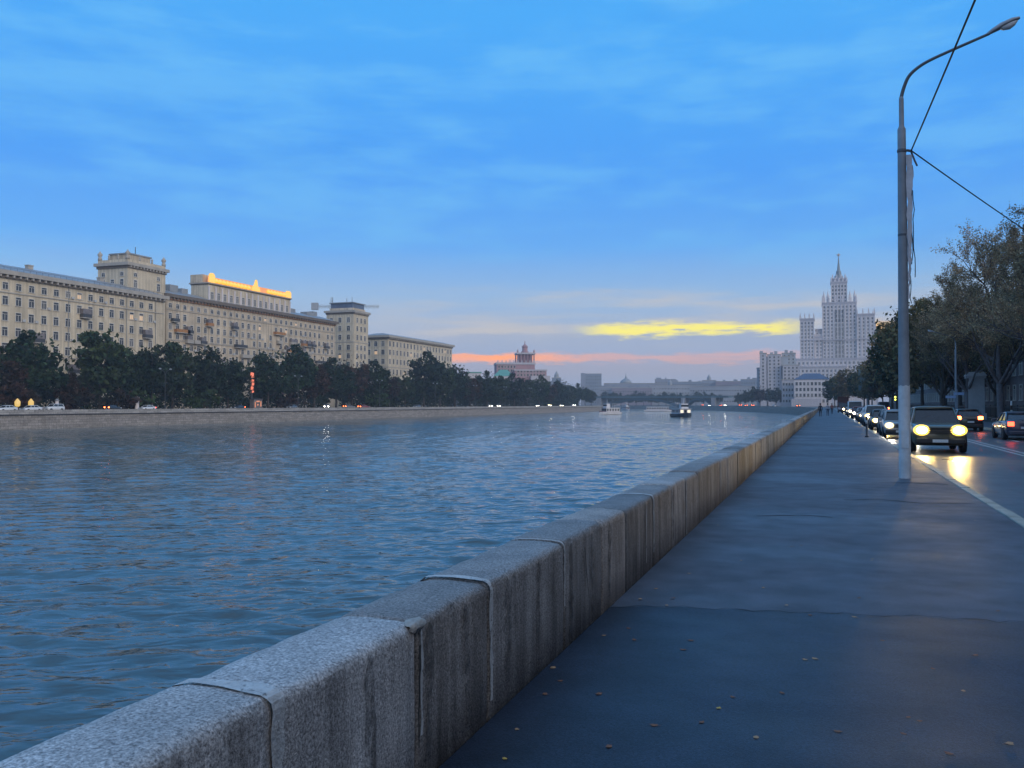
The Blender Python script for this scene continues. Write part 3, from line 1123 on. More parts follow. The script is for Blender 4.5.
def window_mesh(w, h, style):
    """window facing -Y, its back on y = 0: surround, mullions; glass is a mesh of its own for the near ones"""
    key = (round(w, 2), round(h, 2), style)
    if key in WIN:
        return WIN[key]
    f = MB(); t = 0.16
    f.box(-w / 2 - t, -w / 2, -0.12, 0, -h / 2, h / 2, 0); f.box(w / 2, w / 2 + t, -0.12, 0, -h / 2, h / 2, 0)
    f.box(-w / 2 - t, w / 2 + t, -0.12, 0, h / 2, h / 2 + t, 0)
    f.box(-w / 2 - t - 0.1, w / 2 + t + 0.1, -0.22, 0, -h / 2 - 0.14, -h / 2, 0)
    if style != 'far':
        f.box(-0.05, 0.05, -0.07, -0.045, -h / 2, h * 0.22, 0)
        f.box(-w / 2, w / 2, -0.072, -0.044, h * 0.22, h * 0.22 + 0.09, 0)
    g = MB().box(-w / 2, w / 2, -0.04, -0.005, -h / 2, h / 2)
    if style == 'near':
        WIN[key] = (f.mesh('window', M_FRAME), g.mesh('pane', M_GLASS))
    else:
        f.box(-w / 2, w / 2, -0.04, -0.005, -h / 2, h / 2, 1)
        WIN[key] = (f.mesh('window', [M_FRAME, M_GLASS]), None)
    return WIN[key]


class Bld:
    """a building: an empty with parts; windows are queued and linked at the end, the first 98 each on its own"""
    def __init__(s, name, label, cat, loc, rz=0.0, group=None):
        s.o = thing(name, label, cat, loc, rz, group)
        s.q = []
        s.lit = 0.05

    def part(s, name, mb, m, smooth=False, parent=None):
        return mb.build(name, m, parent or s.o, smooth)

    def box(s, name, m, x0, x1, y0, y1, z0, z1, parent=None):
        return s.part(name, MB().box(x0, x1, y0, y1, z0, z1), m, parent=parent)

    def win(s, x, y, z, rz, w, h, style='mid'):
        s.q.append((x, y, z, rz, w, h, style))

    def row(s, p0, p1, z, n, rz, w, h, style='mid', skip=0.0):
        for i in range(n):
            if R.random() < skip:
                continue
            t = (i + 0.5) / n
            s.win(p0[0] + (p1[0] - p0[0]) * t, p0[1] + (p1[1] - p0[1]) * t, z, rz, w, h, style)

    def done(s, most=98):
        rest = MB()
        for i, (x, y, z, rz, w, h, st) in enumerate(s.q):
            fm, gm = window_mesh(w, h, st)
            if i < most:
                o = link('window', fm, s.o, (x, y, z), rz)
                if gm:
                    link('pane', gm, o)
                if s.lit and R.random() < s.lit and st != 'far':
                    MB().box(-w / 2 + 0.1, w / 2 - 0.1, -0.043, -0.0405, -h / 2 + 0.1, h * 0.2).build('lit_pane', M_LIT, o)
            else:
                c, sn = math.cos(rz), math.sin(rz)
                for me, base in ((fm, 0), (gm, 1)):
                    if me is None:
                        continue
                    vs = [(x + v.co.x * c - v.co.y * sn, y + v.co.x * sn + v.co.y * c, z + v.co.z) for v in me.vertices]
                    o_ = len(rest.v)
                    rest.v.extend(vs)
                    for p in me.polygons:
                        rest.f.append(tuple(k + o_ for k in p.vertices)); rest.m.append(1 if base else p.material_index)
        if rest.v:
            kind(rest.build('window', [M_FRAME, M_GLASS], s.o), 'stuff')
        return s.o


def cornice(b, x0, x1, y0, y1, z, out, h, m=M_TRIM, under=M_EAVE, name='cornice', bracket=0):
    """projecting cornice round a block: a dark moulded band below and a lighter slab above; brackets along +x and -y"""
    c = MB()
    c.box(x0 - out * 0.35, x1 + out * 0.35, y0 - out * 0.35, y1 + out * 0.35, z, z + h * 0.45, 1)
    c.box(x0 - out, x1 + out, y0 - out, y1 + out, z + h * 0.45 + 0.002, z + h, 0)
    if bracket:
        y = y0 + bracket / 2
        while y < y1:
            c.box(x1 + out * 0.35, x1 + out * 0.9, y - 0.22, y + 0.22, z + h * 0.12, z + h * 0.45, 0); y += bracket
    return b.part(name, c, [m, under])


RZX = math.pi / 2      # window that faces +x

# --- 1. the long building nearest the left edge of the picture
b = Bld('apartment_building', 'long cream apartment block with heavy cornice, at the left edge, before the square tower', 'apartment building', (-196, 140, 0))
LY = 85.5                # facade runs from y = 140 to 225
b.box('wall', M_CREAM, -14, 0, 0, LY, 0, 33.6)
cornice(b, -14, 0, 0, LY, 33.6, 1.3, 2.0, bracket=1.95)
r = MB().frustum(-14.6, 0.7, -0.6, LY + 0.6, 35.602, 38.0, 6.5, 5.0); b.part('roof', r, M_ROOFM)
for z in (29.9, 14.1):
    b.box('string_course', M_TRIM, 0.0, 0.22, 0, LY, z, z + 0.28)
for z in (31.7, 28.0, 24.0, 20.1, 16.1, 12.1, 8.1):
    for k in range(14):
        b.win(0, 28.5 + k * 3.95, z, RZX, 1.55, 2.15 if z != 31.7 else 1.7, 'near')
for z in (31.7, 28.0, 24.0, 20.1, 16.1):
    for k in range(7):
        b.win(0, 0.8 + k * 3.95, z, RZX, 1.55, 2.15, 'mid')
b.done()
ra_ = random.Random(9)
M_ACU = pm('aircon_case', (0.42, 0.42, 0.42), 0.6, 0.2, 2)
for q in sorted({(ra_.randrange(14), ra_.randrange(5)) for _ in range(16)}):
    y = 28.5 + q[0] * 3.95 + 1.55; z = [27.2, 23.3, 19.3, 15.4, 31.0][q[1]]
    b.box('air_conditioner', M_ACU, 0.0, 0.42, y - 0.45, y + 0.45, z - 0.35, z + 0.3)
for y in (69.9, 106.0 - 24):
    b.part('downpipe', MB().tube([(0.15, y, 0), (0.15, y, 33.5)], 0.09, 6), M_ROOFM)
rail = MB()
for k in range(44):
    rail.box(0.92, 0.97, k * 1.95, k * 1.95 + 0.05, 35.6, 36.3)
rail.box(0.915, 0.975, 0, LY, 36.3, 36.36)
b.part('roof_railing', rail, M_DARKM)
for (y, z, n) in ((34.3, 17.9, 2), (38.2, 17.9, 1), (54.0, 14.0, 1), (54, 25.9, 1), (78, 21.9, 1), (78, 10.2, 1), (50, 10.2, 1)):
    bb = MB()
    bb.box(0.0, 1.3, y - 1.6, y + 1.6, z - 0.25, z, 0)
    bb.box(1.2, 1.3, y - 1.6, y + 1.6, z, z + 1.0, 1)
    bb.box(0.0, 1.2, y - 1.6, y - 1.52, z, z + 1.0, 1); bb.box(0.0, 1.2, y + 1.52, y + 1.6, z, z + 1.0, 1)
    if R.random() < 0.7:
        bb.box(0.02, 1.22, y - 1.5, y + 1.5, z + 1.0, z + 2.4, 2)
    b.part('balcony', bb, [M_TRIM, M_DARKM, M_CLUTTER])
for y in (20, 41, 66, 80):
    ch = MB().box(-7.5, -6.3, y, y + 1.6, 36.5, 39.0); ch.box(-7.6, -6.2, y - 0.1, y + 1.7, 39.0, 39.25)
    b.part('chimney', ch, M_TRIM)
b.part('downpipe', MB().tube([(0.15, 48.4, 0), (0.15, 48.4, 33.5)], 0.09, 6), M_ROOFM)

# --- 2. square tower
b = Bld('tower_building', 'square cream tower with urns and a penthouse on its roof, behind the leftmost long block', 'tower', (-200, 214.5, 0))
b.box('wall', M_CREAM, -11.5, 0, 0, 16.4, 0, 43.2)
b.box('string_course', M_TRIM, -11.62, 0.12, -0.12, 16.52, 35.7, 36.0)
cornice(b, -11.5, 0, 0, 16.4, 43.2, 0.9, 1.7, bracket=1.37)
pp = MB()
for (x0, x1, y0, y1) in ((-11.5, 0, 0, 0.35), (-11.5, 0, 16.05, 16.4), (-0.35, 0, 0.36, 16.04), (-11.5, -11.15, 0.36, 16.04)):
    pp.box(x0, x1, y0, y1, 44.902, 45.9)
b.part('parapet', pp, M_CREAM)
for (x, y) in ((-11.1, 0.4), (-0.4, 0.4), (-0.4, 16.0), (-11.1, 16.0), (-7.6, 0.4), (-4.0, 0.4), (-0.4, 5.6), (-0.4, 10.8)):
    big = (x in (-11.1, -0.4)) and (y in (0.4, 16.0))
    u = MB().lathe([(0.62, 0), (0.62, 0.9), (0.35, 1.0), (0.7, 1.6), (0.75, 2.0), (0.4, 2.4), (0.12, 2.9)] if big else [(0.3, 0), (0.3, 0.6), (0.2, 0.7), (0.35, 1.1), (0.1, 1.6)], 10, (x, y, 45.9))
    b.part('urn', u, M_TRIM, True)
b.box('penthouse', M_CREAM2, -10.2, -3.0, 3.5, 13, 44.9, 48.1)
b.box('penthouse_roof', M_ROOFM, -10.5, -2.7, 3.2, 13.3, 48.102, 48.5)
b.part('aerial', MB().tube([(-4.5, 8, 48.5), (-4.5, 8, 51.0)], 0.12, 5), M_DARKM)
for z in (38.6, 41.4):
    for x in ((-9.3, -5.7, -2.1) if z < 40 else (-9.3, -2.1)):
        b.win(x, 0, z, 0, 1.2, 2.3 if z < 40 else 1.1, 'near')
    for y in (3.2, 13.2):
        b.win(0, y, z, RZX, 1.3, 2.3 if z < 40 else 1.1, 'near')
for z in (33.2, 29.6, 25.8, 22.0, 18.2, 14.4):
    b.win(0, 14.2, z, RZX, 1.4, 2.1, 'near')
b.done()

# --- 3. block with the lit rooftop
b = Bld('apartment_building', 'cream apartment block crowded with balconies, carrying the glowing sign, between the two towers', 'apartment building', (-200, 231.4, 0))
LY = 104.0
b.box('wall', M_CREAM2, -14, 0, 0, LY, 0, 35.4)
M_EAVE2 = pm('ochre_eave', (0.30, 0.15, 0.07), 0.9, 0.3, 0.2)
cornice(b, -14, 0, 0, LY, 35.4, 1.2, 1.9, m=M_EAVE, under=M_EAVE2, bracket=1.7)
b.part('roof', MB().frustum(-14.7, 0.7, -0.6, LY + 0.6, 37.302, 39.2, 5.5, 4.0), M_ROOFM)
b.box('string_course', M_TRIM, 0, 0.2, 0, LY, 22.3, 22.6)
b.box('string_course', M_TRIM, 0, 0.2, 0, LY, 32.2, 32.4)
for z in (33.6, 30.2, 26.9, 23.9, 20.4, 17.1, 13.8):
    for k in range(30):
        if R.random() < 0.93:
            b.win(0, 1.8 + k * 3.44, z, RZX, 1.4, 1.9 if z < 33 else 1.4)
b.done()
rb = random.Random(5)
for n in range(34):
    k = rb.randrange(30); y = 3.5 + k * 3.44
    if y > LY - 3:
        continue
    z = rb.choice([28.5, 25.2, 22.1, 18.7, 15.4])
    L_ = rb.choice([1.5, 1.5, 3.2])
    bb = MB()
    bb.box(0.0, 1.25, y - L_, y + L_, z - 0.25, z, 0)
    bb.box(1.15, 1.25, y - L_, y + L_, z, z + 1.0, 1)
    bb.box(0.0, 1.15, y - L_, y - L_ + 0.08, z, z + 1, 1); bb.box(0.0, 1.15, y + L_ - 0.08, y + L_, z, z + 1, 1)
    for q in range(rb.randrange(2)):
        bb.box(0.05, 1.1, y - L_ * 0.9, y + L_ * 0.5, z + 1.0, z + 2.2, 2)
    b.part('balcony', bb, [M_TRIM, rb.choice([M_RUST, M_DARKM, M_DARKM, M_TRIM]), M_CLUTTER])
for q in sorted({(rb.randrange(29), rb.randrange(4)) for _ in range(20)}):
    y = 3.5 + q[0] * 3.44; z = [29.4, 26.1, 23.0, 19.6][q[1]]
    b.box('air_conditioner', M_ACU, 0.0, 0.42, y - 0.45, y + 0.45, z - 0.35, z + 0.3)
# raised attic with pilasters
A0, A1 = 21.5, 71.2
b.box('attic', M_CREAM, -8.0, -0.9, A0, A1, 37.3, 43.0)
for k in range(15):
    y = A0 + 0.4 + k * (A1 - A0 - 0.8) / 14
    b.box('pilaster', M_PALE, -0.9, -0.55, y - 0.35, y + 0.35, 37.6, 42.4)
cornice(b, -8.0, -0.9, A0, A1, 43.0, 0.55, 0.75)
wa = Bld.__new__(Bld)
wa.o, wa.q, wa.lit = b.o, [], 0
for k in range(14):
    y = A0 + 0.4 + (k + 0.5) * (A1 - A0 - 0.8) / 14
    wa.win(-0.9, y, 39.3, RZX, 1.5, 2.4)
wa.done(0)
b.box('attic_room', M_CREAM2, -8.2, -3.0, A0 - 0.2, A0 + 5.4, 43.752, 46.6)
for (x, y, w, h) in ((-5, 6, 4, 2.6), (-6, 13, 3, 2.2), (-6, 76, 5, 2.0), (-5, 88, 6, 1.6), (-7, 96, 3, 2.6)):
    b.part('roof_hut', MB().box(x - 2, x + 1.2, y, y + w, 38.0, 38.6 + h), M_ROOFM)
B3 = b.o

# the glowing sign: a lit frieze of lamp panels with a gabled crest in the middle and raised ends
sg = thing('rooftop_sign', 'golden glowing light frieze with a peaked crest along the attic edge of the cream block', 'sign', (-200.4, 231.4 + A0, 43.76))
SL = A1 - A0
M_SIGN_Y = em('sign_lamp_yellow', (1.0, 0.50, 0.012), 1.2)
M_SIGN_O = em('sign_glow_orange', (1.0, 0.30, 0.008), 0.85)
sg_frame = MB()
sg_frame.box(-0.55, -0.35, 0, SL, 0.0, 1.9)
for k in range(30):
    yq = 0.3 + k * (SL - 0.6) / 29
    sg_frame.box(-0.9, -0.552, yq - 0.06, yq + 0.06, 0.0, 1.2)
sg_frame.build('backing', M_SIGN_O, sg)
ra = MB(); ra.box(-0.34, -0.22, 0, SL, 1.75, 1.98); ra.box(-0.34, -0.22, 0, SL, 0.0, 0.14); ra.build('rail', M_SIGN_O, sg)
mid = SL * 0.54
yq = 3.8
while yq < SL - 4.2:
    if abs(yq - mid) > 2.6 and not (mid + 2.6 < yq < mid + 6.5):
        w_ = R.uniform(1.1, 1.5)
        MB().lathe([(0.2, 0), (0.75, 0.15), (0.85, 0.6), (0.62, 1.15), (0.15, 1.5)], 8, (-0.1, yq, 0.16)).build('lamp', M_SIGN_Y, sg, True)
    yq += 2.05
cr = MB().prism([(mid - 2.6, 0.1), (mid + 2.4, 0.1), (mid + 2.0, 1.5), (mid + 0.9, 1.9), (mid + 0.35, 4.3), (mid - 0.35, 4.3), (mid - 1.2, 2.4), (mid - 2.3, 1.4)], -0.33, 0.15)
cr.build('crest', M_SIGN_Y, sg)
for (y0, y1, h) in ((0.0, 2.9, 3.3), (SL - 3.6, SL - 0.2, 2.6)):
    e = MB().prism([(y0, 0), (y1, 0), (y1, h * 0.75), (y1 - 0.8, h), (y0 + 0.8, h), (y0, h * 0.8)], -0.33, 0.2)
    e.build('end_panel', M_SIGN_Y, sg)

# --- 4. second tower
b = Bld('tower_building', 'pale square tower with a glazed grey rooftop storey, in front of the crane', 'tower', (-200, 351.5, 0))
b.box('wall', M_CREAM, -14, 0, 0, 13.4, 0, 42.3)
cornice(b, -14, 0, 0, 13.4, 42.3, 0.9, 1.7, bracket=1.34)
b.box('rooftop_storey', M_CREAM2, -13, -1.0, 1.0, 12.4, 44.0, 45.2)
b.box('rooftop_glazing', pm('blue_glazing', (0.10, 0.13, 0.19), 0.3, 0.3, 0.3), -12.6, -1.4, 1.4, 12.0, 45.2, 47.4)
b.box('rooftop_slab', M_ROOFM, -13.2, -0.8, 0.8, 12.6, 47.402, 47.8)
for (x, y) in ((-12, 2), (-2, 2), (-7, 6)):
    b.part('aerial', MB().tube([(x, y, 47.8), (x, y, 50.2)], 0.1, 5), M_DARKM)
b.box('string_course', M_TRIM, -14.12, 0.12, -0.12, 13.52, 29.4, 29.8)
for z in (39.6, 35.8, 31.8, 27.2, 23.4, 19.6, 15.8):
    for x in (-11.4, -7.0, -2.6):
        b.win(x, 0, z, 0, 1.5, 2.2)
    for y in (3.2, 6.7, 10.2):
        b.win(0, y, z, RZX, 1.5, 2.2)
b.done()

# --- 5. lower block past the second tower
b = Bld('apartment_building', 'pale yellow lower apartment block with a flat heavy cornice, just past the second tower', 'apartment building', (-200, 384.6, 0))
LY = 78.0
b.box('wall', M_CREAM, -13, 0, 0, LY, 0, 33.2)
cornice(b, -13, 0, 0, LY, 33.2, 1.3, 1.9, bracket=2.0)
b.part('roof', MB().frustum(-13.6, 0.6, -0.6, LY + 0.6, 35.102, 36.4, 5, 4), M_ROOFM)
b.box('string_course', M_TRIM, -13.1, 0.16, -0.16, LY, 19.4, 19.8)
for z in (31.0, 26.9, 22.4, 17.4, 13.0):
    for x in (-10.4, -6.5, -2.6):
        b.win(x, 0, z, 0, 1.7, 2.4)
    for k in range(20):
        b.win(0, 2.0 + k * 3.9, z, RZX, 1.6, 2.4)
b.done()

# --- tower crane behind the second tower
X0, Y0 = -226.0, 376.0
cr = thing('tower_crane', 'thin tower crane whose jib shows behind the second tower', 'crane', (X0, Y0, 0))
mz = 49.0


def lattice(mb, p, q, w, n, r=0.07):
    p, q = Vector(p), Vector(q)
    d = (q - p).normalized(); s_ = d.orthogonal().normalized(); u = d.cross(s_)
    cs = [s_ * w / 2 + u * w / 2, -s_ * w / 2 + u * w / 2, -s_ * w / 2 - u * w / 2, s_ * w / 2 - u * w / 2]
    for c in cs:
        mb.tube([p + c, q + c], r, 4)
    for i in range(n):
        a = p + (q - p) * (i / n); e = p + (q - p) * ((i + 1) / n)
        for k in range(4):
            mb.tube([a + cs[k], e + cs[(k + 1) % 4]], r * 0.6, 3)


M_CRANE = pm('crane_steel', (0.32, 0.30, 0.26), 0.6, 0.2, 1)
mb = MB(); lattice(mb, (0, 0, 0), (0, 0, mz + 1), 1.6, 18); mb.build('mast', M_CRANE, cr)
dj = Vector((CT, ST, 0))
mb = MB(); lattice(mb, dj * 1, dj * 23, 1.0, 12); lattice(mb, dj * -1, dj * -9, 1.0, 6); j = mb.build('jib', M_CRANE, cr); j.location = (0, 0, mz)
mb = MB().box(-1.6, 1.6, -0.9, 0.9, -1.6, 1.8); o = mb.build('counterweight', M_GREY, cr); o.location = tuple(dj * -8.2 + Vector((0, 0, mz))); o.rotation_euler = (0, 0, TH)
mb = MB(); lattice(mb, (0, 0, mz + 1), (0, 0, mz + 4.5), 0.8, 3, 0.06); mb.build('apex', M_CRANE, cr)


# ------------------------------------------------------------------ skyline: blocks placed by bearing and distance, facing the river
def sky_block(name, label, x0, x1, yt, z, depth, m, rows, cols, w=1.5, h=1.8, base=0.0, roofm=None, hip=0.0, parapet=True, group=None, turn=0.0, cat='building'):
    px, py = P((x0 + x1) / 2, z)
    wd = (x1 - x0) / F * z
    ht = H(yt, z) - base
    b = Bld(name, label, cat, (px, py, base), TH - math.atan(((x0 + x1) / 2 - 512) / F) + turn, group)
    b.box('wall', m, -wd / 2, wd / 2, 0, depth, -4.0, ht - (hip if hip else 0))
    if hip:
        b.part('roof', MB().frustum(-wd / 2 - 0.5, wd / 2 + 0.5, -0.5, depth + 0.5, ht - hip + 0.002, ht, min(wd, depth) * 0.35, depth * 0.4), roofm or M_ROOFM)
    elif parapet:
        b.box('roof', roofm or M_TRIM, -wd / 2 - 0.4, wd / 2 + 0.4, -0.4, depth + 0.4, ht + 0.002, ht + 0.7)
    top = ht - (hip if hip else 0)
    for r_ in range(rows):
        zz = top - (r_ + 0.75) * (top - 2.0) / (rows + 0.2)
        b.row((-wd / 2 + 0.5, 0), (wd / 2 - 0.5, 0), zz, cols, 0, w, h, 'far')
    return b, wd, ht


# grey high-rise, right of the bridge
b, wd, ht = sky_block('apartment_tower', 'grey stepped high-rise block in front of the spired skyscraper, beside the river bend', 763, 788, 357, 850, 24, M_GREY, 0, 0)
k_ = 850 / F
for (xa, xb, yt, d0) in ((757.5, 763, 368, 4), (760.5, 767, 353.5, -3), (768, 781, 355, -2), (782, 795, 353.5, 3), (782.5, 798, 366, -7)):
    u0, u1 = (xa - 775.5) * k_, (xb - 775.5) * k_
    b.box('wing', M_PALE2 if d0 < 0 else M_GREY, u0, u1, d0, d0 + 16, -4, H(yt, 850))
    b.box('roof', M_TRIM, u0 - 0.3, u1 + 0.3, d0 - 0.3, d0 + 16.3, H(yt, 850) + 0.002, H(yt, 850) + 0.8)
    zz = H(yt, 850) - 2.2
    while zz > 8:
        nn = max(1, int((u1 - u0) / 3.2))
        b.row((u0 + 0.3, d0), (u1 - 0.3, d0), zz, nn, 0, 1.5, 1.7, 'far')
        zz -= 3.3
b.done()
for (xa, yt) in ((762, 350.5), (772, 352), (776, 351), (786, 350), (791, 351)):
    b.box('roof_hut', M_GREY, (xa - 775.5) * k_ - 1.5, (xa - 775.5) * k_ + 1.5, 3, 8, H(yt + 4, 850), H(yt, 850))

# white office with a blue roof
b, wd, ht = sky_block('office_building', 'pale four-storey building with a blue roof at the foot of the spired skyscraper', 795, 829, 373, 640, 22, M_PALE, 4, 9, 1.5, 2.3, base=0, roofm=M_BLUEROOF, hip=4.6)
b.box('ground_floor', M_PALE2, -wd / 2 - 2, wd / 2 - 6, -3.0, -0.01, -4, 5.5)
b.box('string_course', M_TRIM, -wd / 2 - 0.2, wd / 2 + 0.2, -0.25, -0.002, 6.6, 7.0)
b.done()
b, wd, ht = sky_block('office_building', 'low pale wing joining the blue-roofed building, towards the river', 782, 797, 380, 670, 18, M_PALE2, 4, 5, 1.3, 1.9)
b.done()

# ------------------------------------------------------------------ spired skyscraper
Z_ = 1000.0
px, py = P(839, Z_)
k_ = Z_ / F
U = lambda x: (x - 839) * k_ / 1.065
HH = lambda y: H(y, Z_)
b = Bld('skyscraper', 'tall tiered stone skyscraper with pinnacles and a star-topped spire at the end of the street', 'skyscraper', (px, py, 0), TH - math.atan((839 - 512) / F) + 0.02)


def block(name, xa, xb, yt, d0, d1, yb=None, m=M_PALE, cols=0, rowh=4.0, pin=0, pinh=6.0, bands=(), ww=1.5, wh=2.2, zlow=6):
    u0, u1 = U(xa), U(xb)
    z1 = HH(yt); z0 = HH(yb) if yb else -4
    b.box(name, m, u0, u1, d0, d1, z0, z1)
    c = MB().box(u0 - 0.8, u1 + 0.8, d0 - 0.8, d1 + 0.8, z1 + 0.002, z1 + 1.3); c.box(u0 - 0.3, u1 + 0.3, d0 - 0.3, d1 + 0.3, z1 - 1.6, z1 - 0.002)
    b.part('cornice', c, M_PALE2)
    # buttress strips between the window columns
    if cols:
        st = MB()
        for i in range(cols + 1):
            u = u0 + (u1 - u0) * i / cols
            st.box(u - 0.45, u + 0.45, d0 - 0.5, d0 - 0.002, max(z0, 0), z1 - 1.7)
        b.part('pilaster', st, M_PALE)
        zz = z1 - 4.2
        while zz > max(z0 + 1, zlow):
            b.row((u0, d0), (u1, d0), zz, cols, 0, ww, wh, 'far')
            zz -= rowh
    for i in range(pin):
        u = u0 + (u1 - u0) * (i / (pin - 1) if pin > 1 else 0.5)
        for dd in ((d0, d1) if i in (0, pin - 1) else (d0,)):
            pn = MB().frustum(u - 0.9, u + 0.9, dd - 0.9 + 0.9, dd + 0.9 + 0.9, z1 + 1.302, z1 + 1.3 + pinh * 0.45, 0.25, 0.25)
            pn.lathe([(0.55, 0), (0.75, pinh * 0.08), (0.0, pinh * 0.58)], 6, (u, dd + 0.9, z1 + 1.3 + pinh * 0.45))
            b.part('pinnacle', pn, M_PALE)


block('central_tower', 823, 856.5, 304, -12, 22, cols=9, pin=6, pinh=8.5)
for xx in (824.5, 828.5, 850.5, 855):
    u = U(xx); z1 = HH(304) + 1.3
    pn = MB().box(u - 1.6, u + 1.6, -10, -6.8, z1, z1 + 5); pn.lathe([(1.3, 0), (1.5, 1.2), (0.0, 8.5)], 8, (u, -8.4, z1 + 5))
    b.part('pinnacle', pn, M_PALE)
block('upper_tower', 832, 847.5, 283, -6, 14, 304, cols=5, rowh=4.2, pin=5, pinh=6.0)
block('crown_tier', 833.5, 846, 279.5, -4, 12, 283, pin=4, pinh=5.0)
sp = MB(); u = U(839.7)
z0 = HH(279.5)
sp.lathe([(5.2, 0), (4.4, 3.5), (3.3, 4.0), (2.6, 9.0), (1.7, 10.0), (1.3, 14), (0.25, HH(256) - z0)], 8, (u, 4, z0 + 1.3))
b.part('spire', sp, pm('spire_metal', (0.16, 0.20, 0.22), 0.5, 0.2, 0.3))
st = MB(); pts = []
for i in range(10):
    rr = 2.6 if i % 2 == 0 else 1.05
    t = math.pi / 2 + i * math.pi / 5
    pts.append((rr * math.cos(t), rr * math.sin(t)))
vs = [(x, 0, z) for x, z in pts] + [(0, -0.7, 0), (0, 0.7, 0)]
st.add(vs, [(i, (i + 1) % 10, 10) for i in range(10)] + [((i + 1) % 10, i, 11) for i in range(10)])
o = b.part('star', st, pm('star_gilt', (0.42, 0.28, 0.20), 0.4, 0.1, 1)); o.location = (u, 4, HH(254.0))
block('side_tower', 800.5, 814.2, 319.5, -14, 14, cols=4, pin=4, pinh=6.5)
block('side_wing', 800.5, 823, 337.5, -12, 10, cols=6)
cl = MB()
for i in range(7):
    u = U(815) + i * (U(822) - U(815)) / 6
    cl.box(u - 0.5, u + 0.5, -11.5, -10.5, HH(337.5) + 1.3, HH(334.5))
cl.box(U(814.5), U(822.8), -11.6, -10.4, HH(334.5) + 0.002, HH(334.0))
b.part('colonnade', cl, M_PALE)
block('side_tower', 857.2, 874, 316.5, -14, 14, cols=4, pin=4, pinh=6.5)
block('side_wing', 856.5, 875, 326, -13, 10, cols=6)
block('shoulder', 816, 826, 330, -9, 12, cols=3)
for i in range(3):
    u = U(836.5) + i * (U(843.0) - U(836.5)) / 2
    for zz in range(20, int(HH(308)), 5):
        b.win(u, -12.55, zz, 0, 2.0, 3.3, 'far')
block('podium', 793, 876, 360, -24, 24, cols=20, rowh=4.6, ww=1.9, wh=2.5, zlow=12)
block('podium', 797, 845, 368, -34, -25, cols=12, rowh=4.6, ww=1.9, wh=2.5, zlow=12)
b.part('string_course', MB().box(U(800.2), U(876), -15.0, -14.2, HH(340.6), HH(339.8)), M_PALE2)
b.q.sort(key=lambda t: -t[2])
b.done(95)

# ------------------------------------------------------------------ building with the stepped tower on the left bank
Z_ = 760.0
px, py = P(521, Z_)
k_ = Z_ / F
U = lambda x: (x - 521) * k_
HH = lambda y: H(y, Z_)
b = Bld('palace_building', 'reddish building with a stepped columned tower above the far bank trees', 'building', (px, py, 0), TH + 0.1)
b.box('wall', M_PINK, U(496.5), U(535), 0, 24, 0, HH(364.5))
b.box('cornice', M_PALE2, U(495.8), U(535.7), -0.8, 24.8, HH(364.5) + 0.002, HH(362.5))
b.box('side_wing', M_PINK, U(514), U(546), -5, 20, 0, HH(371))
b.box('side_wing_roof', M_PALE2, U(513.4), U(546.6), -5.6, 20.6, HH(371) + 0.002, HH(369.6))
b.box('side_wing', M_PALE2, U(530), U(549), -8, 12, 0, HH(376))
for i in range(10):
    u = U(498) + i * (U(534) - U(498)) / 9
    b.part('roof_figure', MB().lathe([(0.35, 0), (0.5, 0.7), (0.3, 1.6), (0.25, 1.9), (0.0, 2.3)], 6, (u, 0.3, HH(362.5))), M_PALE2)
b.box('tower_core', M_PINK, U(519.5), U(533), 4, 18, HH(362.5), HH(353))
for i in range(6):
    u = U(518) + i * (U(534.5) - U(518)) / 5
    for d in (2.4, 19):
        b.part('column', MB().lathe([(0.75, 0), (0.6, 0.3), (0.5, HH(354) - HH(362.5))], 8, (u, d, HH(362.5) + 0.01)), M_PINK)
b.box('tower_slab', M_PALE2, U(516.8), U(535.8), 1.2, 20.2, HH(354) + 0.01, HH(352.3))
b.part('lantern', MB().lathe([(3.4, 0), (3.2, 1.4), (2.4, 1.6), (2.3, HH(346) - HH(352.3) - 0.5), (3.0, HH(346) - HH(352.3)), (1.5, HH(344.4) - HH(352.3)), (0.4, HH(343.2) - HH(352.3)), (0.25, HH(340) - HH(352.3))], 10, (U(526.3), 10.5, HH(352.3) + 0.01)), M_PINK)
for (xx) in (518, 534.5):
    b.part('finial', MB().lathe([(0.6, 0), (0.7, 1), (0.0, 3.2)], 6, (U(xx), 2.2, HH(352.3) + 0.01)), M_PINK)
for z in (HH(366.8), HH(370.5)):
    b.row((U(497.5), 0), (U(516), 0), z, 6, 0, 1.4, 2.0, 'far')
    b.row((U(516), -5), (U(545), -5), z - 4.0, 9, 0, 1.4, 2.0, 'far')
b.done()
b, wd, ht = sky_block('town_house', 'low house with a sea-green roof before the reddish stepped building', 494, 513, 369.5, 690, 14, M_PALE, 2, 6, 1.3, 1.8, roofm=M_GREENROOF, hip=5.0); b.done()
b, wd, ht = sky_block('town_house', 'pale house with a flat green roof edge showing between far bank trees', 466, 481, 373, 560, 14, M_PALE, 3, 5, 1.3, 1.8, roofm=M_GREENROOF); b.done()

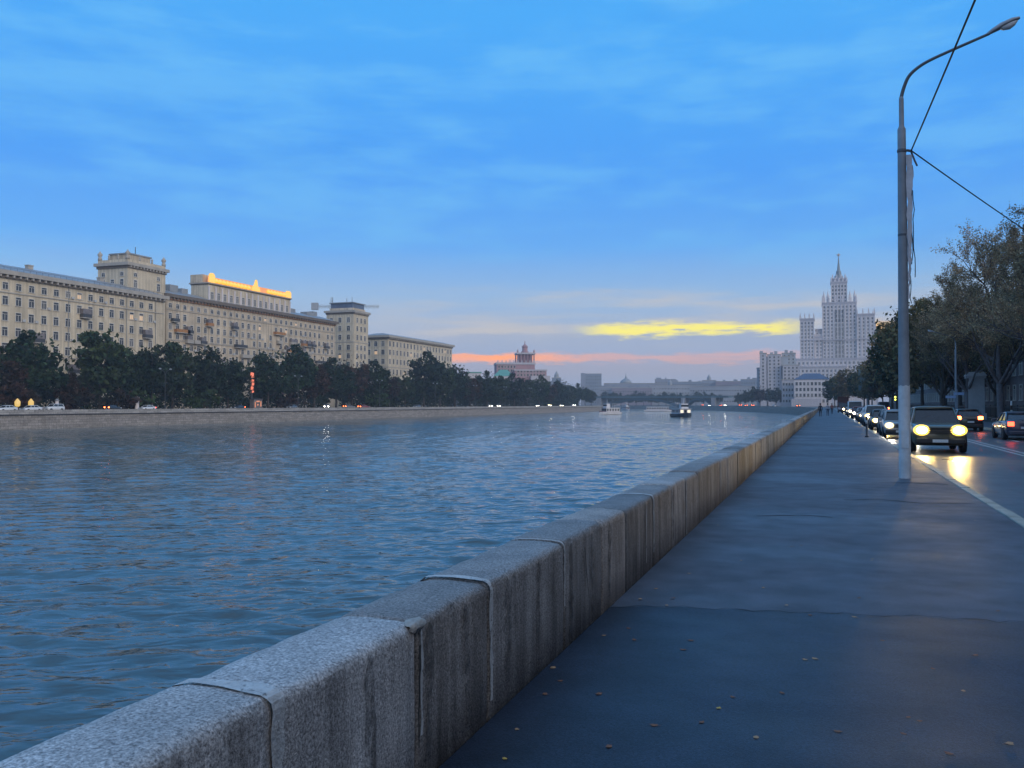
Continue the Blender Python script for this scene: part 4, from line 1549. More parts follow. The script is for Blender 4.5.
# ------------------------------------------------------------------ distant skyline
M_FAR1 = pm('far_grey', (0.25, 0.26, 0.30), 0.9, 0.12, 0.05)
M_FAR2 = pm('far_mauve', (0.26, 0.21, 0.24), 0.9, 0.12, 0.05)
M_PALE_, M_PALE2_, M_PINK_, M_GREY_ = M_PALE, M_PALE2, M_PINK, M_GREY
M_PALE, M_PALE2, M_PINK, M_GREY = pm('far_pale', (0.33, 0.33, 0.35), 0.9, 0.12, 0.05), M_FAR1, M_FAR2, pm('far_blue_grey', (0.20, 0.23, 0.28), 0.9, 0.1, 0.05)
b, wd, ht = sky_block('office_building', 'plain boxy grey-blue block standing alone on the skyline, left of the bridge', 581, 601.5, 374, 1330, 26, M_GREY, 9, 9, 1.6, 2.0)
b.box('stair_panel', M_PALE2, -wd / 2 - 0.3, -wd / 2 + 6, -0.6, -0.01, -4, ht + 1.5); b.done()
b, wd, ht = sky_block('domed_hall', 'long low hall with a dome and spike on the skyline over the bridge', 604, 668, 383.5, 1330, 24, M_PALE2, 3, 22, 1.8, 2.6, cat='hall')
b.part('dome', MB().lathe([(9, 0), (8.5, 2.2), (6.6, 4.6), (3.4, 6.6), (1.6, 7.2), (1.5, 9.4), (0.7, 10.2), (0.15, 16)], 14, ((626 - 636) * 1330 / F, 10, ht + 0.7)), M_ROOFM, True)
b.done()
specs = [
    ('low pale block on the skyline between the boxy block and the dome', 600, 618, 387.5, 1250, M_PALE2, 4, 8),
    ('wide reddish block on the skyline right under the dome', 612, 652, 388, 1240, M_PINK, 3, 16),
    ('flat brownish block on the skyline past the domed hall', 650, 690, 385.5, 1270, M_PALE, 4, 14),
    ('bluish block on the skyline above the far end of the bridge', 672, 702, 382, 1340, M_GREY, 6, 12),
    ('long white flat-roofed building on the skyline, low between bridge and grey high-rise', 690, 757, 386.5, 1180, M_PALE, 3, 26),
    ('small block with a rooftop turret on the skyline left of the grey high-rise', 702, 716, 380.5, 1360, M_PALE2, 5, 6),
    ('dull brown block on the skyline behind the long white building', 716, 742, 381.5, 1340, M_PINK, 4, 10),
    ('slim grey block on the skyline touching the grey high-rise', 741, 758, 379.5, 1300, M_GREY, 5, 7),
    ('hazy block low on the skyline behind the last far bank trees', 540, 566, 383, 1260, M_PALE2, 5, 10),
    ('tiny domed block peeping above the trees past the reddish stepped building', 552, 561, 378, 1180, M_GREY, 4, 3),
    ('square hazy block rising above the bridge left abutment', 655, 676, 379.5, 1420, M_PALE2, 6, 8),
]
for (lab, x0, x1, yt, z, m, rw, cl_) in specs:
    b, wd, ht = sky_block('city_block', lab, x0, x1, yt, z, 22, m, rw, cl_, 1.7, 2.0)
    b.done(60)
    if 'turret' in lab or 'domed' in lab:
        b.part('turret', MB().lathe([(3, 0), (3, 4), (2, 5.2), (0.2, 9)], 8, (0, 6, ht + 0.7)), M_ROOFM)
    else:
        for q in range(3):
            u = R.uniform(-wd / 2 + 2, wd / 2 - 4)
            b.box('roof_hut', M_GREY, u, u + R.uniform(2, 5), 4, 9, ht + 0.7, ht + R.uniform(2, 3.5))

M_PALE, M_PALE2, M_PINK, M_GREY = M_PALE_, M_PALE2_, M_PINK_, M_GREY_
# ------------------------------------------------------------------ street-side block behind the trees on the near bank
M_DIM = pm('brown_plaster', (0.20, 0.165, 0.165), 0.9, 0.2, 0.15, streak=0.2)
b = Bld('apartment_building', 'dull brown apartment block half hidden behind the street trees', 'apartment building', (24, 128, 0))
b.box('wall', M_DIM, 0, 13, 0, 262, -0.3, 15.5)
b.box('plinth', M_EAVE, -0.25, -0.002, 0, 262, -0.3, 1.6)
b.box('cornice', M_EAVE, -0.8, 13.5, -0.8, 262.8, 15.502, 16.4)
for z in (13.3, 9.9, 6.5, 3.2):
    for k in range(60):
        b.win(0, 3 + k * 4.3, z, -RZX, 1.4, 1.9)
b.done()
b = Bld('apartment_building', 'unseen tall brown apartment block added to shade the near pavement and parapet', 'apartment building', (24, -58, 0))
b.box('wall', M_DIM, 0, 13, 0, 182, -0.3, 23)  # unseen block added here, tall enough to shade pavement and parapet
b.box('cornice', M_EAVE, -0.8, 13.5, -0.8, 182.8, 23.002, 24)
for z in (21, 17.5, 14, 10.5, 7, 3.5):
    for k in range(44):
        b.win(0, 3 + k * 4.1, z, -RZX, 1.4, 1.9)
b.done()
# back row that closes the near bank beyond the street
for (lab, x, y, w, d, h, rz) in (('plain pale block closing the street behind the end trees', 30, 470, 40, 18, 20, 0.0), ('pale block set back at the far end of the near bank', 60, 560, 60, 20, 24, 0.0)):
    b = Bld('city_block', lab, 'building', (x, y, 0), rz)
    b.box('wall', M_PALE2, 0, w, 0, d, -1, h); b.box('roof', M_ROOFM, -0.5, w + 0.5, -0.5, d + 0.5, h + 0.002, h + 0.8)
    for z in range(4, int(h) - 2, 4):
        b.row((0, 0), (w, 0), z, int(w / 4), 0, 1.4, 2.0, 'far')
    b.done(40)

# gate pillar and railing in front of the brown block
M_PILL = pm('pillar_render', (0.50, 0.45, 0.43), 0.8, 0.2, 1)
t = thing('gate_pillar', 'pale rendered gate pillar with a capital among the street trees', 'pillar', (15.4, S(15.4, 97), 0))
MB().box(-0.95, 0.95, -0.8, 0.8, 0, 0.7).build('base', M_PILL, t)
MB().box(-0.8, 0.8, -0.65, 0.65, 0.702, 4.5).build('shaft', M_PILL, t)
mb = MB().box(-0.95, 0.95, -0.8, 0.8, 4.502, 4.75); mb.frustum(-1.05, 1.05, -0.9, 0.9, 4.752, 5.2, 0.3, 0.3); mb.build('capital', M_PILL, t)
t = thing('iron_fence', 'dark iron railing running along the verge under the street trees', 'fence', (17.4, 40, 0))
mb = MB(); mb.box(-0.03, 0.03, 0, 200, 0.15, 0.2); mb.box(-0.03, 0.03, 0, 200, 1.35, 1.41)
for k in range(0, 800):
    mb.box(-0.012, 0.012, k * 0.25, k * 0.25 + 0.024, 0.0, 1.5)
mb.build('railing', M_DARKM, t)
mb = MB()
for k in range(0, 67):
    mb.box(-0.05, 0.05, k * 3.0 - 0.05, k * 3.0 + 0.05, -0.1, 1.62)
mb.build('fence_post', M_DARKM, t)

# ------------------------------------------------------------------ bridge
pa = Vector((*P(592, 850), 0)); pb = Vector((*P(722, 795), 0))
d = pb - pa; BL = d.length
br = thing('arch_bridge', 'blue-green steel arch bridge across the river bend, behind the boats', 'bridge', (pa.x, pa.y, 0), math.atan2(d.y, d.x))
M_BR = pm('bridge_steel', (0.030, 0.075, 0.105), 0.5, 0.2, 0.2)
M_BRD = pm('bridge_deck', (0.085, 0.15, 0.18), 0.7, 0.2, 0.2)
DZ = 8.7
mb = MB().box(-8, BL + 6, 0, 16, DZ - 1.3, DZ); mb.box(-8, BL + 6, -0.7, 16.7, DZ + 0.002, DZ + 0.35); mb.build('deck', M_BRD, br)
sc = BL / (722 - 592)
a0, a1 = (601 - 592) * sc, (683 - 592) * sc


def arch(u0, u1, zs, zc, d0, th=1.3, nm='arch_rib'):
    n = 24; pts = []
    for i in range(n + 1):
        t = i / n; pts.append((u0 + (u1 - u0) * t, zs + (zc - zs) * (1 - (2 * t - 1) ** 2)))
    poly = pts + [(u, z - th) for u, z in reversed(pts)]
    vs = [(u, d0, z) for u, z in poly] + [(u, d0 + 1.2, z) for u, z in poly]
    m_ = len(poly); fs = []
    for i in range(n):
        j = m_ - 1 - i
        fs += [(i, i + 1, j - 1, j), (m_ + i, m_ + j, m_ + j - 1, m_ + i + 1)]
    for i in range(m_):
        k = (i + 1) % m_; fs.append((i, m_ + i, m_ + k, k))
    MB().add(vs, fs).build(nm, M_BR, br)
    return pts


for d0 in (0.5, 7.5, 14.5):
    pts = arch(a0, a1, -1.5, DZ - 1.6, d0)
    mb = MB()
    for i in (2, 4, 6, 8, 16, 18, 20, 22):
        u, z = pts[i]
        mb.box(u - 0.2, u + 0.2, d0 + 0.3, d0 + 0.9, z, DZ - 1.3)
    mb.build('spandrel_post', M_BR, br)
    arch(a1 + 4, a1 + 4 + (a1 - a0) * 0.30, 1.0, DZ - 1.8, d0)
M_PIER = pm('bridge_pier', (0.24, 0.25, 0.28), 0.8, 0.2, 0.2)
for u in (a0 - 3.5, a1, a1 + 4 + (a1 - a0) * 0.30):
    mb = MB().box(u, u + 3.8, -0.4, 16.4, WATER - 1, DZ - 1.302); mb.box(u - 0.5, u + 4.3, -1.5, 17.5, WATER - 1, WATER + 2.4); mb.build('pier', M_PIER, br)
mb = MB(); mb.box(-8, BL + 6, -0.6, -0.5, DZ + 1.3, DZ + 1.42)
for k in range(int((BL + 14) / 2)):
    mb.box(-8 + k * 2, -8 + k * 2 + 0.1, -0.6, -0.5, DZ + 0.35, DZ + 1.3)
mb.build('railing', M_BR, br)
for k in range(5):
    u = 8 + k * BL / 5
    mb = MB().tube([(u, 0, DZ + 0.35), (u, 0, DZ + 8), (u, 0.8, DZ + 9), (u, 2.4, DZ + 9.2)], [0.14, 0.1, 0.08, 0.07], 5); mb.build('lamp_post', M_PIER, br)
# ------------------------------------------------------------------ trees
def leaf_mat(name, c1, c2, island=0.45):
    """two leaf colours mixed clump by clump, each leaf a little different"""
    m, nt, out = new_mat(name)
    L = nt.links.new
    b = N(nt, 'ShaderNodeBsdfPrincipled')
    b.inputs['Roughness'].default_value = 0.65
    b.inputs['Specular IOR Level'].default_value = 0.25
    tc = N(nt, 'ShaderNodeTexCoord'); ge = N(nt, 'ShaderNodeNewGeometry'); oi = N(nt, 'ShaderNodeObjectInfo')
    ad = N(nt, 'ShaderNodeVectorMath', operation='ADD')
    L(tc.outputs['Object'], ad.inputs[0])
    sc_ = N(nt, 'ShaderNodeVectorMath', operation='SCALE'); sc_.inputs[0].default_value = (37, 19, 11); L(oi.outputs['Random'], sc_.inputs['Scale'])
    L(sc_.outputs[0], ad.inputs[1])
    n = N(nt, 'ShaderNodeTexNoise'); n.inputs['Scale'].default_value = 0.45; n.inputs['Detail'].default_value = 3
    L(ad.outputs[0], n.inputs['Vector'])
    r = N(nt, 'ShaderNodeMapRange'); r.inputs['From Min'].default_value = 0.38; r.inputs['From Max'].default_value = 0.62
    L(n.outputs['Fac'], r.inputs['Value'])
    mx = N(nt, 'ShaderNodeMix', data_type='RGBA'); L(r.outputs[0], mx.inputs[0])
    mx.inputs[6].default_value = (*c1, 1); mx.inputs[7].default_value = (*c2, 1)
    v = N(nt, 'ShaderNodeMapRange'); v.inputs['To Min'].default_value = 1 - island; v.inputs['To Max'].default_value = 1 + island
    L(ge.outputs['Random Per Island'], v.inputs['Value'])
    v2 = N(nt, 'ShaderNodeMapRange'); v2.inputs['To Min'].default_value = 0.75; v2.inputs['To Max'].default_value = 1.25
    L(oi.outputs['Random'], v2.inputs['Value'])
    mu = N(nt, 'ShaderNodeMath', operation='MULTIPLY'); L(v.outputs[0], mu.inputs[0]); L(v2.outputs[0], mu.inputs[1])
    vm = N(nt, 'ShaderNodeVectorMath', operation='SCALE'); L(mx.outputs[2], vm.inputs[0]); L(mu.outputs[0], vm.inputs['Scale'])
    L(vm.outputs[0], b.inputs['Base Color'])
    tr = N(nt, 'ShaderNodeBsdfTranslucent'); L(vm.outputs[0], tr.inputs[0])
    ms = N(nt, 'ShaderNodeMixShader'); ms.inputs[0].default_value = 0.18
    L(b.outputs[0], ms.inputs[1]); L(tr.outputs[0], ms.inputs[2])
    L(ms.outputs[0], out.inputs[0])
    return m


M_BARK = pm('bark', (0.060, 0.048, 0.040), 0.95, 0.35, 3, bump=0.6, bscale=12)
M_BARK2 = pm('pale_bark', (0.15, 0.115, 0.11), 0.95, 0.35, 3, bump=0.6, bscale=12)
LF = {
    'dark': leaf_mat('leaves_dark', (0.008, 0.022, 0.014), (0.022, 0.046, 0.018)),
    'mid': leaf_mat('leaves_mid', (0.013, 0.032, 0.016), (0.038, 0.056, 0.018)),
    'rust': leaf_mat('leaves_rust', (0.014, 0.018, 0.012), (0.060, 0.028, 0.018)),
    'lime': leaf_mat('leaves_lime', (0.030, 0.058, 0.018), (0.045, 0.075, 0.022)),
    'olive': leaf_mat('leaves_olive', (0.11, 0.115, 0.05), (0.22, 0.155, 0.07)),
    'autumn': leaf_mat('leaves_autumn', (0.32, 0.26, 0.15), (0.46, 0.29, 0.16)),
}


def crown_mesh(seed, centre, rad, n_clumps, per, leaf, m, hollow=0.35, flat=1.0, extra=None):
    rng = np.random.default_rng(seed)
    cl = []
    while len(cl) < n_clumps:
        p = rng.normal(size=3); p /= np.linalg.norm(p)
        p *= (hollow + (1 - hollow) * rng.random() ** 0.6) * 0.86
        if p[2] < -0.75:
            continue
        # lumpy outline
        cl.append(p * (0.82 + 0.32 * rng.random()))
    cl = np.array(cl)
    pts = []
    for c in cl:
        r = 0.15 + 0.17 * rng.random()
        k = int(per * (r / 0.23) ** 2)
        d = rng.normal(size=(k, 3)); d /= np.linalg.norm(d, axis=1)[:, None]
        d *= (0.45 + 0.55 * rng.random((k, 1)) ** 0.5) * r
        d[:, 2] *= 0.72
        pts.append(c + d)
    # loose sprays that break the outline
    k = int(n_clumps * per * 0.06)
    d = rng.normal(size=(k, 3)); d /= np.linalg.norm(d, axis=1)[:, None]
    d *= (0.85 + 0.22 * rng.random((k, 1))); d = d[d[:, 2] > -0.6]
    pts.append(d)
    P_ = np.concatenate(pts) * np.array(rad) + np.array(centre)
    if extra is not None and len(extra):
        P_ = np.concatenate([P_, extra])
    return leaf_quads(rng, P_, leaf, m)


def leaf_quads(rng, P_, leaf, m, name='crown'):
    n = len(P_)
    a = rng.normal(size=(n, 3)); a /= np.linalg.norm(a, axis=1)[:, None]
    b = rng.normal(size=(n, 3)); b -= (b * a).sum(1)[:, None] * a; b /= np.linalg.norm(b, axis=1)[:, None]
    s = leaf * (0.6 + 0.8 * rng.random((n, 1)))
    a = a * s; b = b * s * 0.62
    V = np.empty((n, 4, 3))
    V[:, 0] = P_ - a; V[:, 1] = P_ - b * 1.0 + a * 0.1; V[:, 2] = P_ + a; V[:, 3] = P_ + b + a * 0.1
    me = bpy.data.meshes.new(name)
    me.vertices.add(n * 4); me.loops.add(n * 4); me.polygons.add(n)
    me.vertices.foreach_set('co', V.reshape(-1))
    me.loops.foreach_set('vertex_index', np.arange(n * 4, dtype=np.int32))
    me.polygons.foreach_set('loop_start', np.arange(0, n * 4, 4, dtype=np.int32))
    me.polygons.foreach_set('loop_total', np.full(n, 4, dtype=np.int32))
    me.materials.append(m)
    me.update(); me.validate()
    return me


def trunk_mesh(seed, h, th, r0, rad, m, limbs=9):
    r = random.Random(seed)
    mb = MB()
    top = h * 0.80
    ax = [(0, 0, -0.3)]
    n = 6; x = y = 0
    for i in range(1, n + 1):
        x += r.uniform(-0.14, 0.14); y += r.uniform(-0.14, 0.14)
        ax.append((x, y, top * i / n))
    mb.tube(ax, [r0 * 1.25] + [r0 * (1 - 0.8 * i / n) for i in range(1, n + 1)], 8)
    for k in range(limbs):
        t = r.uniform(th / h, 0.72)
        f = t * h / top * n; i = min(int(f), n - 1)
        p = Vector(ax[i]).lerp(Vector(ax[i + 1]), f - i)
        ang = 2.4 * k + r.uniform(-0.4, 0.4)
        ln = rad * r.uniform(0.6, 0.9)
        pts = [p]
        for q in range(1, 4):
            u = q / 3
            pts.append(p + Vector((math.cos(ang) * ln * u, math.sin(ang) * ln * u, ln * (0.75 * u + 0.15 * u * u))) + Vector((r.uniform(-.2, .2), r.uniform(-.2, .2), 0)))
        mb.tube(pts, [r0 * 0.42, r0 * 0.3, r0 * 0.2, r0 * 0.08], 5)
    return mb.mesh('trunk', m, True)


def make_tree(nm, seed, h, rad, th, mat, clumps=46, per=62, leaf=0.42, r0=0.28, bark=None, hollow=0.35):
    t = link(nm, None)
    link('trunk', trunk_mesh(seed, h, th, r0, rad, bark or M_BARK), t)
    hz_ = (h - th * 0.75) / 2
    link('crown', crown_mesh(seed, (0, 0, h - hz_), (rad, rad, hz_), clumps, per, leaf, LF[mat], hollow), t)
    return t


USED = set()


def put(proto, loc, rz, label, cat, group, scale):
    if proto.name in USED:
        o = clone(proto, loc, rz, None, group, scale)
    else:
        USED.add(proto.name)
        o = proto; o.location = loc; o.rotation_euler = (0, 0, rz); o.scale = scale
    tag(o, label, cat, group)
    return o


# prototypes are 14 m tall
PR = {
    'dark': [make_tree('tree', s, 14, 5.4, 2.4, 'dark', 50, 66) for s in (1, 2)],
    'mid': [make_tree('tree', s, 14, 5.0, 2.2, 'mid', 46, 64) for s in (3, 4)],
    'rust': [make_tree('tree', 5, 14, 5.0, 2.4, 'rust', 44, 58)],
}
KN = {'dark': 'dark green', 'mid': 'mid green', 'rust': 'rust-tinged'}
# picture column, top row, kind, lateral offset
FRONT = [(-22, 340, 'mid', -171), (4, 352, 'rust', -169), (34, 333, 'dark', -172), (66, 366, 'rust', -169), (100, 330, 'mid', -171), (122, 350, 'dark', -173), (152, 346, 'dark', -170),
         (172, 341, 'mid', -173), (207, 346, 'dark', -171), (228, 357, 'dark', -169), (268, 350, 'dark', -170), (291, 346, 'dark', -172), (314, 357, 'rust', -170), (336, 359, 'dark', -171), (352, 356, 'rust', -172),
         (371, 362, 'dark', -170), (389, 371, 'rust', -169), (405, 374, 'mid', -169), (424, 353, 'dark', -173), (440, 362, 'mid', -170), (455, 364, 'dark', -171), (470, 373, 'rust', -169), (487, 372, 'dark', -171), (500, 375, 'mid', -170), (514, 374, 'dark', -171), (527, 377, 'mid', -170),
         (539, 376, 'dark', -172), (550, 380, 'rust', -171), (560, 379, 'dark', -174), (569, 383, 'mid', -176), (578, 384, 'dark', -182), (585, 387, 'dark', -190), (591, 390, 'mid', -196)]
LBL = ['tree in the front row on the far bank, %s along from the left, %s crown']
for i, (x, yt, kd, a) in enumerate(FRONT):
    z = F * abs(a) / (CT * (826 - x))
    h = H(yt, z)
    pr = R.choice(PR[kd])
    s = h / 14
    wv = R.uniform(0.85, 1.1) * max(s, 0.75)
    put(pr, (a, S(a, z), 0), R.uniform(0, 6.28), '%s tree, %s from the left in the front row on the far bank' % (KN[kd], ORD[i]), 'tree', 'trees along the far embankment', (wv, wv, s))
# a second row fills in low behind
for i in range(24):
    y = 165 + i * 15 + R.uniform(-3, 3)
    kd = R.choice(['dark', 'dark', 'mid', 'rust'])
    s = R.uniform(0.66, 0.80)
    if 285 < y < 296:
        continue
    put(R.choice(PR[kd]), (-182 + R.uniform(-2, 2), y, 0), R.uniform(0, 6.28), '%s tree, %s from the left in the back row by the far buildings' % (KN[kd], ORD[i]), 'tree', 'back row of trees on the far bank', (s * 1.1, s * 1.1, s))
for i in range(14):
    y = 640 + i * 22
    xx = -196 - (i * 4.4 if i < 8 else 35 + (i - 8) * 9)
    s = R.uniform(0.85, 1.1)
    put(R.choice(PR['dark']), (xx - R.uniform(0, 8), y, 0), R.uniform(0, 6.28), 'dark tree in the distant clump by the bridge, %s going away' % ORD[i], 'tree', 'distant trees by the bridge', (s, s, s))

# bushes under the far trees
bush = link('bush', None)
link('crown', crown_mesh(41, (0, 0, 1.5), (2.6, 2.6, 1.6), 18, 46, 0.30, LF['lime'], 0.3), bush)
st = MB()
for k in range(5):
    st.tube([(0, 0, -0.2), (math.cos(k * 1.3) * 0.8, math.sin(k * 1.3) * 0.8, 1.6)], [0.07, 0.03], 5)
st.build('stem', M_BARK, bush)
bush2 = link('bush', None)
link('crown', crown_mesh(42, (0, 0, 1.3), (2.4, 2.4, 1.4), 16, 46, 0.30, LF['rust'], 0.3), bush2)
link('stem', st.mesh('stem', M_BARK), bush2)
for (x, yt, a, pr, lab) in ((202, 388, -164.6, bush, 'round lime-green clipped bush standing out below the dark trees, right of the double lamp'), (378, 393, -164.6, bush, 'smaller lime-green bush below the rusty trees, before the second tower'),
                            (12, 380, -167, bush2, 'rusty bush behind the white cars'), (76, 386, -167.5, bush2, 'reddish bush just past the three white cars'), (122, 388, -167, bush2, 'orange-brown bush between the white cars and the double lamp'),
                            (140, 390, -168, bush, 'green bush near the double-headed lamp'), (290, 391, -168, bush2, 'brown bush by the second double-headed lamp')):
    z = F * abs(a) / (CT * (826 - x)); s = H(yt, z) / 3.0
    put(pr, (a, S(a, z), 0), R.uniform(0, 6), lab, 'bush', None, (s, s, s))
hedge_pts = []
rng = np.random.default_rng(77)
for (y0, y1) in ((120, 287), (298, 640)):
    n = int((y1 - y0) * 62)
    p = np.empty((n, 3)); p[:, 1] = y0 + rng.random(n) * (y1 - y0); p[:, 0] = -174.5 + rng.normal(size=n) * 0.9
    top = 5.0 + 1.3 * np.sin(p[:, 1] * 0.31) + 0.8 * np.sin(p[:, 1] * 0.83 + 1)
    p[:, 2] = rng.random(n) ** 0.7 * np.clip(top, 2.4, None)
    hedge_pts.append(p)
for i, p in enumerate(hedge_pts):
    o = link('hedge', leaf_quads(rng, p, 0.42, LF['dark'], 'hedge'))
    tag(o, ('unclipped dark hedge under the far trees, left of the orange lit sign', 'unclipped dark hedge under the far trees, right of the orange lit sign')[i], 'hedge')


# ---- street trees on the near bank: branching twigs with thin autumn foliage
def twig_tree(seed, h, rad, th, r0, mat, leaf, n_leaf, bark, levels=4):
    r = random.Random(seed); rng = np.random.default_rng(seed)
    mb = MB(); tips = []

    def grow(p, d, ln, rr, lev):
        n = 3
        pts = [p]; q = p; dd = d
        for i in range(n):
            dd = (dd + Vector((r.uniform(-.22, .22), r.uniform(-.22, .22), r.uniform(-.05, .16)))).normalized()
            q = q + dd * ln / n
            pts.append(q)
        mb.tube(pts, [rr, rr * 0.85, rr * 0.7, rr * 0.5], 7 if lev < 2 else (4 if lev < 3 else 3), cap=False)
        if lev >= 2:
            for pq in pts[1:]:
                tips.append((pq, lev))
        if lev >= levels:
            return
        k = (5, 4, 4, 4)[min(lev, 3)]
        for i in range(k):
            t = pts[-1] if i < 2 else pts[r.choice([1, 2, 3])]
            ang = r.uniform(0, 6.28); sp = r.uniform(0.35, 0.95)
            side = dd.orthogonal().normalized(); side.rotate(Matrix.Rotation(ang, 3, dd))
            nd = (dd * math.cos(sp) + side * math.sin(sp) + Vector((0, 0, 0.12))).normalized()
            grow(t, nd, ln * r.uniform(0.55, 0.78), rr * 0.5, lev + 1)
    mb.tube([(0, 0, -0.3), (0.05, 0, 0.4), (0.1, 0.05, th)], [r0 * 1.5, r0 * 1.08, r0], 9)
    grow(Vector((0.1, 0.05, th)), Vector((r.uniform(-.1, .1), r.uniform(-.1, .1), 1)).normalized(), h * 0.30, r0 * 0.9, 0)
    for k in range(4):
        ang = k * 1.57 + r.uniform(-.4, .4)
        grow(Vector((0.1, 0.05, th * r.uniform(0.8, 1.0))), Vector((math.cos(ang) * 0.75, math.sin(ang) * 0.75, 0.75)).normalized(), h * 0.24, r0 * 0.6, 1)
    # fit to the wanted height and spread
    V = np.array(mb.v); zt = V[:, 2].max(); rt = np.percentile(np.hypot(V[:, 0], V[:, 1]), 99)
    fz = np.where(V[:, 2] > th, (h - th) / (zt - th), 1.0)
    Z0 = V[:, 2].copy(); V[:, 2] = np.where(Z0 > th, th + (Z0 - th) * (h - th) / (zt - th), Z0)
    fr = np.where(Z0 > th, rad / rt, 1.0); V[:, 0] *= fr; V[:, 1] *= fr
    mb.v = [tuple(v) for v in V]
    T = np.array([tuple(p) for p, l in tips]); T[:, 2] = np.where(T[:, 2] > th, th + (T[:, 2] - th) * (h - th) / (zt - th), T[:, 2]); T[:, :2] *= rad / rt
    idx = rng.integers(0, len(T), n_leaf)
    Pp = T[idx] + rng.normal(size=(n_leaf, 3)) * 0.17
    Pp = Pp[Pp[:, 2] > th * 0.9]
    t = link('street_tree', None)
    link('trunk', mb.mesh('trunk', bark, True), t)
    link('crown', leaf_quads(rng, Pp, leaf, LF[mat]), t)
    return t


TW = [twig_tree(11, 19, 7.5, 3.6, 0.30, 'autumn', 0.076, 38000, M_BARK2), twig_tree(12, 18, 7.0, 3.4, 0.27, 'autumn', 0.078, 38000, M_BARK2), twig_tree(13, 18, 6.5, 3.2, 0.28, 'olive', 0.085, 32000, M_BARK)]
FULL = [make_tree('street_tree', 21, 18, 6.2, 3.0, 'olive', 62, 120, 0.34, 0.3, None, 0.3), make_tree('street_tree', 22, 18, 6.0, 2.8, 'mid', 62, 120, 0.34, 0.3, None, 0.3), make_tree('street_tree', 23, 18, 6.0, 3.0, 'rust', 58, 110, 0.34, 0.3, None, 0.3)]
STREET_TREES = [  # proto, x, y, height, width scale, label
    (TW[0], 16.4, 77, 18.3, 1.05, 'tall half-bare autumn tree with reddish twigs behind the parked dark car'),
    (TW[1], 19.5, 90, 19.3, 1.05, 'half-bare tree with a leaning twiggy crown just beyond the gate pillar'),
    (TW[0], 15.0, 66, 16.0, 0.9, 'thin half-bare tree beside the parked dark car, at the picture edge'),
    (TW[1], 14.5, 108, 17.0, 0.95, 'brownish street tree behind the right-hand lamp post, third in the row'),
    (TW[0], 16.5, 100, 19.8, 1.05, 'tall half-bare tree standing over the gate pillar, its twigs spread wide'),
    (TW[1], 17.0, 64, 17.5, 1.0, 'half-bare tree at the picture edge, nearest of the street trees'),
    (TW[2], 19.0, 118, 17.5, 1.0, 'olive brown tree deep behind the gate pillar'),
    (TW[2], 14.2, 127, 16.0, 1.0, 'olive street tree showing just right of the foreground lamp post'),
    (FULL[2], 18.0, 140, 17.5, 1.0, 'rusty leafy tree in the second line behind the olive street tree'),
    (FULL[0], 14.2, 152, 18.0, 0.95, 'leafy olive street tree rising beside the foreground lamp post'),
    (FULL[1], 19.0, 165, 19.5, 1.0, 'green tree in the second line, darkest of the street group'),
    (FULL[1], 13.6, 178, 20.0, 0.95, 'tall green street tree immediately behind the foreground lamp post'),
    (FULL[0], 14.0, 204, 19.5, 0.85, 'olive street tree left of the foreground lamp post, largest there'),
    (FULL[2], 15.0, 232, 19.0, 0.85, 'rusty street tree whose crown touches the skyscraper edge'),
    (FULL[1], 14.5, 262, 16.0, 0.8, 'small green street tree under the skyscraper right wing'),
    (FULL[0], 13.5, 300, 15.0, 0.9, 'hazy olive tree under the skyscraper, nearer of the hazy group'),
    (FULL[0], 14.0, 335, 17.0, 1.0, 'hazy olive tree under the skyscraper, middle of the hazy group'),
    (FULL[1], 14.0, 372, 17.5, 1.1, 'hazy green tree under the skyscraper, by the street end'),
    (FULL[0], 9.0, 415, 17.0, 1.1, 'hazy olive tree where the street begins to bend'),
    (FULL[1], 4.0, 462, 16.5, 1.1, 'farthest hazy green tree at the street bend'),
    (TW[1], 22.0, 104, 16.0, 1.0, 'brown twiggy tree close against the brown apartment block'),
    (TW[2], 21.5, 78, 15.0, 1.0, 'olive brown tree against the brown block behind the parked dark car'),
]
for (pr, x, y, h, ws, lab) in STREET_TREES:
    base = 19 if pr is TW[0] else 18
    s = h / base
    put(pr, (x, y, -0.02), R.uniform(0, 6.28), lab, 'tree', 'street trees on the near bank', (s * ws, s * ws, s))
# trees at the river bend under the grey high-rise
for i, (x, z, yt) in enumerate(((745, 760, 391), (752, 740, 387), (760, 720, 386), (768, 735, 388), (776, 700, 388), (784, 690, 391), (738, 790, 393))):
    px, py = P(x, z); h = H(yt, z); s = h / 14
    put(R.choice(PR['dark'] + PR['rust']), (px, py, 0), R.uniform(0, 6), 'small dark tree at the foot of the grey high-rise, %s from the bridge side' % ORD[i], 'tree', 'trees under the grey high-rise', (s * 0.95, s * 0.95, s))

for i in range(16):
    x = 606 + i * 7.5; z = 1010 + (i % 3) * 22
    px, py = P(x, z); h = H(391 + (i * 5 % 4), z); s = h / 14
    put(R.choice(PR['dark'] + PR['mid']), (px, py, -0.1), R.uniform(0, 6), 'hazy dark tree in the line beyond the bridge, %s from its left end' % ORD[i], 'tree', 'trees beyond the bridge', (s * 1.1, s * 1.1, s))

